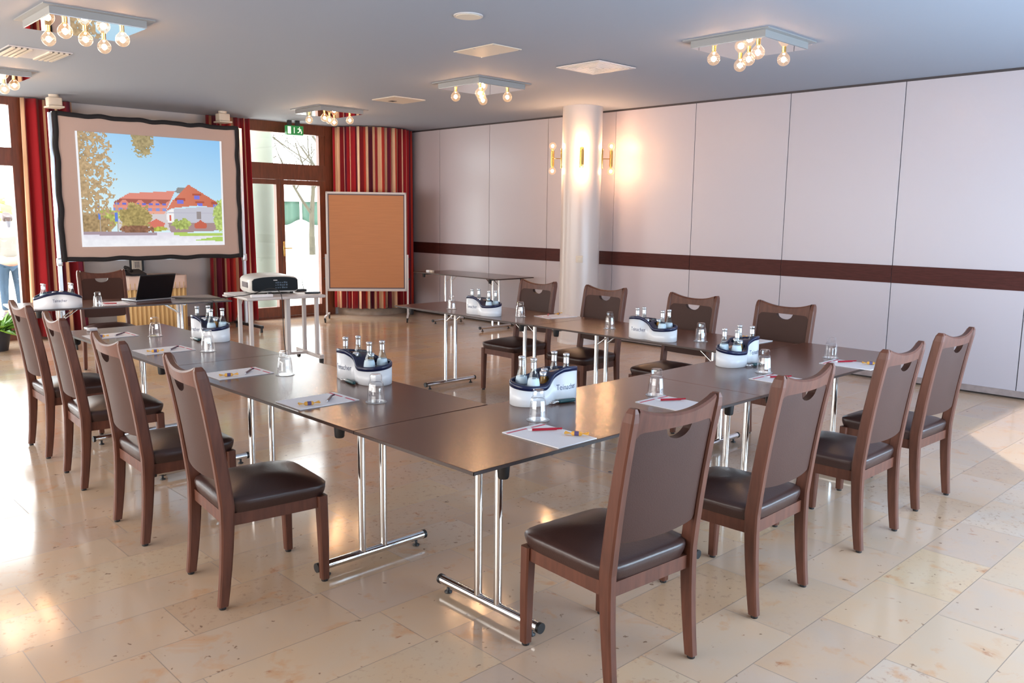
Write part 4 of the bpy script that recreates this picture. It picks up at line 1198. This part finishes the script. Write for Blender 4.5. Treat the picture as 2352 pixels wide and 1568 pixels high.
fc = []
for j in range(NV):
    for i in range(NU):
        c = picture((i+0.5)/NU, (j+0.5)/NV); c = lin(*c); fc.append((c[0]*0.74, c[1]*0.74, c[2]*0.74, 1))
set_cols(o, fc)
tag(r, 'large projection screen with black border showing a red-roofed hotel', 'projection screen')

# ------------------------------------------------------------------ pinboard on wheels
pa, pb = Vector((4.84, 8.80, 0)), Vector((5.75, 8.08, 0))
cen = (pa+pb)/2; L_ = (pb-pa).length; rzp = math.atan2(pb.y-pa.y, pb.x-pa.x)
r = empty('pinboard', cen, rzp); hl = L_/2
MB().box(-hl+0.04,-0.012,0.49,hl-0.04,0.012,1.84).build('board', M['cork'], r)
b = MB()
for (x0,z0,x1,z1) in ((-hl+0.026,0.476,-hl+0.042,1.856),(hl-0.042,0.476,hl-0.026,1.856),(-hl+0.026,0.476,hl-0.026,0.492),(-hl+0.026,1.838,hl-0.026,1.856)): b.box(x0,-0.015,z0,x1,0.015,z1)
b.build('inner_edge', M['grey_edge'], r)
b = MB()
for (x0,z0,x1,z1) in ((-hl,0.44,-hl+0.028,1.885),(hl-0.028,0.44,hl,1.885),(-hl,0.44,hl,0.478),(-hl,1.855,hl,1.885)): b.rbox(x0,-0.02,z0,x1,0.02,z1,0.006)
b.build('frame', M['white_metal'], r)
for s in (-1, 1):
    x = s*(hl+0.014)
    b = MB(); b.box(x-0.013,-0.016,0.085,x+0.013,0.016,0.98); lg = b.build('leg', M['white_metal'], r)
    b = MB(); b.box(x-0.014,-0.27,0.068,x+0.014,0.27,0.092); b.build('foot_bar', M['white_metal'], lg)
    for t in (-1, 1):
        b = MB(); b.lathe([(0.026,-0.010),(0.026,0.010)], (0,0,0), 14, M=Matrix.Translation((x-s*0.004, t*0.25, 0.027)) @ Matrix.Rotation(PI/2, 4, 'Y')); b.box(x-0.012,t*0.25-0.014,0.035,x+0.012,t*0.25+0.014,0.07)
        b.build('caster', M['glide'], lg)
    b = MB()
    for z in (0.62, 0.92): b.tube([(x, 0, z), (x+s*0.035, 0, z)], 0.012, 10)
    b.build('knob', M['glide'], lg)
tag(r, 'tall brown pinboard on wheels in front of the striped curtain', 'pinboard')

# ------------------------------------------------------------------ covered side cart with phone, intercom on the wall
r = empty('serving_cart', (2.36, 8.985, 0), R(-2))
cw, cdp, chh = 0.36, 0.24, 0.765
MB().rbox(-cw,-cdp,0.70,cw,cdp,chh,0.008).build('tabletop', M['white_cloth'], r)
b = MB()
b.grid(lambda u, v: (-cw-0.006+(2*cw+0.012)*u, -cdp-0.006, 0.60+0.166*v), 20, 3); b.grid(lambda u, v: (cw+0.006, -cdp-0.006+(2*cdp)*u, 0.60+0.166*v), 12, 3); b.grid(lambda u, v: (-cw-0.006, cdp-(2*cdp+0.006)*u, 0.60+0.166*v), 12, 3)
o = b.build('tablecloth', M['white_cloth'], r); o.modifiers.new('cloth', 'SOLIDIFY').thickness = 0.003
b = MB()
path = [(-cw,cdp),(-cw,-cdp),(cw,-cdp),(cw,cdp)]
def skirt(u, v):
    s = u*(2*cdp+2*cw+2*cdp)
    if s < 2*cdp: p = (-cw, cdp-s); nn = (-1,0)
    elif s < 2*cdp+2*cw: p = (-cw+s-2*cdp, -cdp); nn = (0,-1)
    else: p = (cw, -cdp+s-2*cdp-2*cw); nn = (1,0)
    o_ = 0.012*math.sin(s*2*PI/0.055) - 0.004
    return (p[0]+nn[0]*o_, p[1]+nn[1]*o_, 0.02+0.66*v)
b.grid(skirt, 240, 2)
o = b.build('skirting_cloth', M['yellow_cloth'], r); o.modifiers.new('cloth', 'SOLIDIFY').thickness = 0.003
b = MB()
for x in (-0.32, 0.32):
    for y in (-0.2, 0.2): b.box(x-0.015, y-0.015, 0.0, x+0.015, y+0.015, 0.70)
b.build('leg', M['white_metal'], r)
tag(r, 'small side table with white cloth and yellow pleated skirting by the back wall', 'side table')
r = empty('telephone', (2.16, 8.95, chh+0.001), R(8))
b = MB(); b.add([(-0.10,-0.09,0),(0.10,-0.09,0),(0.10,0.10,0),(-0.10,0.10,0),(-0.10,-0.09,0.025),(0.10,-0.09,0.025),(0.10,0.10,0.075),(-0.10,0.10,0.075)], [(0,3,2,1),(4,5,6,7),(0,1,5,4),(1,2,6,5),(2,3,7,6),(3,0,4,7)])
b.build('base', M['black'], r)
b = MB(); b.tube([(-0.085,-0.07,0.06),(-0.08,-0.04,0.085),(-0.075,0.03,0.10),(-0.08,0.09,0.10)], [0.022,0.016,0.016,0.024], 12); b.build('handset', M['glide'], r)
tag(r, 'black desk telephone on the cloth-covered side table', 'telephone')
r = empty('wall_controller', (2.37, BW-0.0005, 0.905), 0)
MB().rbox(-0.065,-0.04,-0.12,0.065,0,0.13,0.008).build('case', M['cream'], r)
MB().box(-0.045,-0.042,0.07,0.045,-0.04,0.10).build('display', M['black'], r)
MB().box(0.065,-0.045,-0.12,0.085,-0.005,0.12).build('side_bracket', M['glide'], r)
MB().box(-0.085,-0.03,-0.12,-0.068,-0.005,0.13).build('side_strip', M['glide'], r)
b = MB()
for i in range(4):
    for j in range(3): b.box(-0.03+0.022*j, -0.042, -0.01-0.02*i, -0.016+0.022*j, -0.04, 0.002-0.02*i)
b.build('button', M['grey_edge'], r)
tag(r, 'cream control unit on the back wall below the screen', 'wall controller')

# ------------------------------------------------------------------ floor box lid
r = empty('floor_hatch', (2.35, 1.47, 0))
b = MB(); s1, s2 = 0.185, 0.28
for (x0,y0,x1,y1) in ((-s1,-s2,s1,-s2+0.005),(-s1,s2-0.005,s1,s2),(-s1,-s2,-s1+0.005,s2),(s1-0.005,-s2,s1,s2)): b.box(x0,y0,0.0002,x1,y1,0.0016)
b.build('frame', M['skirting'], r)
for x in (-s1+0.03, s1-0.03):
    for y in (-s2+0.03, s2-0.03): MB().lathe([(0.012,0.0003),(0.012,0.0018)], (x,y,0), 12).build('bolt', M['grey_edge'], r)
tag(r, 'flush rectangular floor hatch set in the marble inside the U of tables', 'floor hatch')

# ------------------------------------------------------------------ pot plant at the left edge
r = empty('potted_plant', (0.53, 8.72, 0))
MB().lathe([(0.11,0),(0.15,0.22),(0.155,0.24),(0.14,0.24),(0.135,0.2),(1e-5,0.2)], (0,0,0), 24).build('pot', M['pot'], r)
b = MB(); rr = random.Random(11)
for k in range(80):
    a = rr.uniform(0, 2*PI); el = rr.uniform(0.1, 1.25); ln = rr.uniform(0.16, 0.36)
    base = Vector((0.05*math.cos(a), 0.05*math.sin(a), 0.20)); tipd = Vector((math.cos(a)*math.cos(el), math.sin(a)*math.cos(el), math.sin(el)))
    sd = Vector((-math.sin(a), math.cos(a), 0)); mid = base + tipd*ln*0.6; tip = base + tipd*ln + Vector((0,0,-0.06)); wl = rr.uniform(0.025, 0.045)
    b.add([base, base.lerp(mid, 0.6)+sd*wl*0.7, mid+sd*wl, tip, mid-sd*wl, base.lerp(mid, 0.6)-sd*wl*0.7], [(0,1,2,3,4,5)])
o = b.build('leaves', M['leaf'], r); o['kind'] = 'stuff'
tag(r, 'green leafy plant in a dark pot at the left edge by the window', 'plant')

# ------------------------------------------------------------------ outside
G = struct(MB().box(-40, BW+0.22, -0.12, 60, 90, -0.04).build('ground', M['paving']), 'pale paved terrace outside')
b = MB(); b.lathe([(0.185,-0.04),(0.185,4.2)], (5.18, 11.35, 0), 32)
struct(b.build('terrace_pillar', M['concrete']), 'round concrete pillar outside the terrace door')
def tree(loc, seed, h, label, lean=(0,0)):
    rr = random.Random(seed); r = empty('bare_tree', loc); tr = MB(); br = MB()
    def grow(b, p, d, ln, rad, dep):
        pts = [p]; rs = [rad]; q = p.copy(); dd = d.copy()
        for i in range(4):
            dd = (dd + Vector((rr.uniform(-.12,.12), rr.uniform(-.12,.12), rr.uniform(-.02,.10)))).normalized(); q = q + dd*ln/4; pts.append(q.copy()); rs.append(rad*(1-0.13*(i+1)))
        b.tube(pts, rs, 7 if dep > 2 else 5, caps=False)
        if dep <= 0: return
        for k in range(4 if dep > 1 else 3):
            t = rr.uniform(0.45, 1.0); i = min(3, int(t*4)); st = pts[i].lerp(pts[i+1], t*4-i)
            a = rr.uniform(0, 2*PI); side = Vector((math.cos(a), math.sin(a), 0.15))
            grow(br, st, (dd*0.6 + side*0.75).normalized(), ln*rr.uniform(.6,.8), rs[i]*0.55, dep-1)
    grow(tr, Vector((0,0,0)), Vector((lean[0], lean[1], 1)).normalized(), h*0.55, h*0.022, 4)
    tr.build('trunk', M['bark'], r); br.build('branches', M['bark'], r)
    return tag(r, label, 'tree', 'bare trees outside the door')
tree((8.75, 14.5, -0.04), 5, 4.8, 'bare leaning tree seen through the right side of the terrace door', (-0.12, -0.05))
tree((9.2, 21.5, -0.04), 9, 5.0, 'bare tree seen through the transom left of the outside pillar', (-0.3, 0.1))
tree((15.6, 27.5, -0.04), 21, 6.0, 'bare tree farthest away behind the terrace door', (0.1, 0))
r = empty('pavilion', (18.0, 32.5, -0.04), R(-30))
b = MB(); b.add([(-2.4,-1.6,2.15),(2.4,-1.6,2.15),(2.4,1.6,2.15),(-2.4,1.6,2.15),(0,0,3.1)], [(0,1,4),(1,2,4),(2,3,4),(3,0,4),(3,2,1,0)]); b.build('roof', M['paper'], r)
for x in (-2.2, 0.0, 2.2):
    MB().box(x-0.05,-1.55,0,x+0.05,-1.45,2.15).build('post', M['white_metal'], r)
o = MB().grid(lambda u, v: (-1.3+2.6*u, -1.5+0.05*math.sin(u*30), 1.22+0.9*v+0.12*math.cos(u*PI*4)*(1-v)), 40, 4).build('side_tarp', M['tarp'], r)
o.modifiers.new('cloth', 'SOLIDIFY').thickness = 0.01
tag(r, 'white roofed garden pavilion with green side sheet beyond the door', 'pavilion')
def hedge(loc, sx_, sy_, sz_, seed, label):
    rr = random.Random(seed); b = MB()
    for k in range(420):
        a = rr.uniform(0, 2*PI); e = math.acos(rr.uniform(-0.2, 1)); q = rr.uniform(0.75, 1.0)
        c = Vector((math.cos(a)*math.sin(e)*sx_*q, math.sin(a)*math.sin(e)*sy_*q, max(0.05, math.cos(e)*sz_*q)))
        s = rr.uniform(0.15, 0.4); d1 = Vector((rr.uniform(-1,1), rr.uniform(-1,1), rr.uniform(-1,1))).normalized()*s; d2 = d1.cross(Vector((rr.uniform(-1,1), rr.uniform(-1,1), 1))).normalized()*s*0.6
        b.add([c-d1, c-d2, c+d1, c+d2], [(0,1,2,3)])
    o = b.build('garden_bush', M['hedge'], None, loc)
    return tag(o, label, 'bush', 'spring bushes outside')
hedge((1.5, 27, -0.04), 3.2, 1.4, 3.3, 2, 'yellow green spring bush beyond the left window')
hedge((5.5, 30, -0.04), 3.4, 1.5, 2.6, 4, 'pale green bush hidden behind the projection screen wall')

# person standing outside the left window, seen from behind
PP = empty('person', (1.55, 12.35, -0.04), 0.0); PP.scale = (0.96, 0.96, 0.945)
def skin_body(name, verts, edges, radii, m, parent, sub=2):
    me = bpy.data.meshes.new(name); me.from_pydata(verts, edges, []); me.materials.append(m)
    o = bpy.data.objects.new(name, me); col.objects.link(o); o.parent = parent
    md = o.modifiers.new('skin', 'SKIN'); md.use_smooth_shade = True
    for sv, rd in zip(me.skin_vertices[0].data, radii): sv.radius = rd if isinstance(rd, tuple) else (rd, rd)
    me.skin_vertices[0].data[0].use_root = True
    s = o.modifiers.new('sub', 'SUBSURF'); s.levels = sub; s.render_levels = sub
    return o
bv = [(0,0,0.90),(0,0,1.05),(0,0,1.22),(0,0,1.34),(0,0,1.41),(0,0.01,1.47),(0,0.015,1.56),
      (-0.09,0,0.84),(-0.10,0.01,0.48),(-0.10,0,0.09),(-0.10,0.13,0.04),(0.09,0,0.84),(0.11,0.02,0.48),(0.12,-0.02,0.09),(0.13,0.11,0.04),
      (-0.16,0,1.32),(-0.21,0.0,1.06),(-0.15,0.16,0.96),(-0.09,0.24,1.0),(0.16,0,1.32),(0.21,0.0,1.06),(0.14,0.17,0.98),(0.07,0.24,1.02)]
be = [(0,1),(1,2),(2,3),(3,4),(4,5),(5,6),(0,7),(7,8),(8,9),(9,10),(0,11),(11,12),(12,13),(13,14),(3,15),(15,16),(16,17),(17,18),(3,19),(19,20),(20,21),(21,22)]
brad = [(0.145,0.11),(0.125,0.095),(0.14,0.10),(0.11,0.085),0.05,0.075,0.085,0.085,0.055,0.038,0.03,0.085,0.055,0.038,0.03,0.055,0.042,0.033,0.028,0.055,0.042,0.033,0.028]
skin_body('body', bv, be, brad, M['skin'], PP)
skin_body('jumper', [(0,0,0.93),(0,0,1.05),(0,0,1.22),(0,0,1.34),(0,0,1.395),(-0.16,0,1.32),(-0.21,0,1.06),(-0.16,0.14,0.97),(0.16,0,1.32),(0.21,0,1.06),(0.15,0.15,0.99)],
          [(0,1),(1,2),(2,3),(3,4),(3,5),(5,6),(6,7),(3,8),(8,9),(9,10)], [(0.165,0.13),(0.15,0.12),(0.16,0.12),(0.125,0.10),0.065,0.07,0.055,0.046,0.07,0.055,0.046], M['white_top'], PP)
skin_body('jeans', [(0,0,0.92),(-0.09,0,0.82),(-0.10,0.01,0.48),(-0.10,0,0.10),(0.09,0,0.82),(0.11,0.02,0.48),(0.12,-0.02,0.10)],
          [(0,1),(1,2),(2,3),(0,4),(4,5),(5,6)], [(0.15,0.12),0.098,0.068,0.055,0.098,0.068,0.055], M['jeans'], PP)
skin_body('hair', [(0,0.0,1.50),(0,0.0,1.58),(0,-0.03,1.63),(0,-0.10,1.56),(0,-0.12,1.42)], [(0,1),(1,2),(1,3),(3,4)], [0.085,0.100,0.075,0.042,0.022], M['hair'], PP)
b = MB()
b.rbox(-0.15,-0.08,0.0,-0.055,0.20,0.09,0.03); b.rbox(0.07,-0.10,0.0,0.17,0.18,0.09,0.03); b.build('shoes', M['grey_edge'], PP)
tag(PP, 'person in a white jumper and blue jeans standing outside the left window', 'person')

# ------------------------------------------------------------------ light
wld = bpy.data.worlds.new('sky'); sc.world = wld; wld.use_nodes = True
nt = wld.node_tree; nt.nodes.clear()
o_ = nt.nodes.new('ShaderNodeOutputWorld'); bg = nt.nodes.new('ShaderNodeBackground'); nt.links.new(bg.outputs[0], o_.inputs[0])
bg.inputs[0].default_value = (0.93, 0.97, 1.0, 1); bg.inputs[1].default_value = 8.0
sd = bpy.data.lights.new('sun', 'SUN'); sd.energy = 7.0; sd.angle = 0.01; sd.color = (1.0, 0.95, 0.86)
so = bpy.data.objects.new('sun', sd); col.objects.link(so)
# heading from behind the camera towards the partition wall
hd = Vector((0.80, 0.60, 0)).normalized(); el = math.radians(17.5)
dv = Vector((hd.x*math.cos(el), hd.y*math.cos(el), -math.sin(el)))
so.rotation_euler = dv.to_track_quat('-Z', 'Y').to_euler()
def area(name, loc, rot, sx_, sy_, e, c, portal=False, spread=None):
    l = bpy.data.lights.new(name, 'AREA'); l.shape = 'RECTANGLE'; l.size = sx_; l.size_y = sy_; l.energy = e; l.color = c
    if portal: l.cycles.is_portal = True
    if spread: l.spread = spread
    o = bpy.data.objects.new(name, l); o.location = loc; o.rotation_euler = rot; col.objects.link(o)
    return o
# openings towards the sky
area('door_portal', ((D1[0]+D1[1])/2, BW+0.12, 1.43), (R(-90), 0, 0), 1.8, 2.8, 1, (1,1,1), True)
area('window_portal', ((W1[0]+W1[1])/2, BW+0.12, 1.45), (R(-90), 0, 0), 3.8, 2.8, 1, (1,1,1), True)
# fill lamps added for daylight from unseen windows behind and left of the camera
area('front_fill_light', (3.3, YF+0.05, 1.2), (R(119), 0, 0), 6.0, 1.8, 390, (0.56, 0.78, 1.0))
area('left_fill_light', (XL+0.02, 3.6, 1.35), (0, R(-90), 0), 2.0, 9.0, 330, (1.0, 0.97, 0.93))

# ------------------------------------------------------------------ view settings
vs_ = sc.view_settings
vs_.view_transform = 'Standard'; vs_.look = 'None'; vs_.gamma = 1.0; vs_.use_curve_mapping = False; vs_.exposure = 0.36
cy_ = sc.cycles
cy_.max_bounces = 7; cy_.diffuse_bounces = 3; cy_.glossy_bounces = 4; cy_.transmission_bounces = 4; cy_.transparent_max_bounces = 16
cy_.caustics_reflective = False; cy_.caustics_refractive = False; cy_.sample_clamp_indirect = 5.0; cy_.sample_clamp_direct = 0.0
cy_.use_denoising = True
cy_.use_adaptive_sampling = True; cy_.adaptive_threshold = 0.02
try: cy_.denoiser = 'OPENIMAGEDENOISE'
except Exception: pass
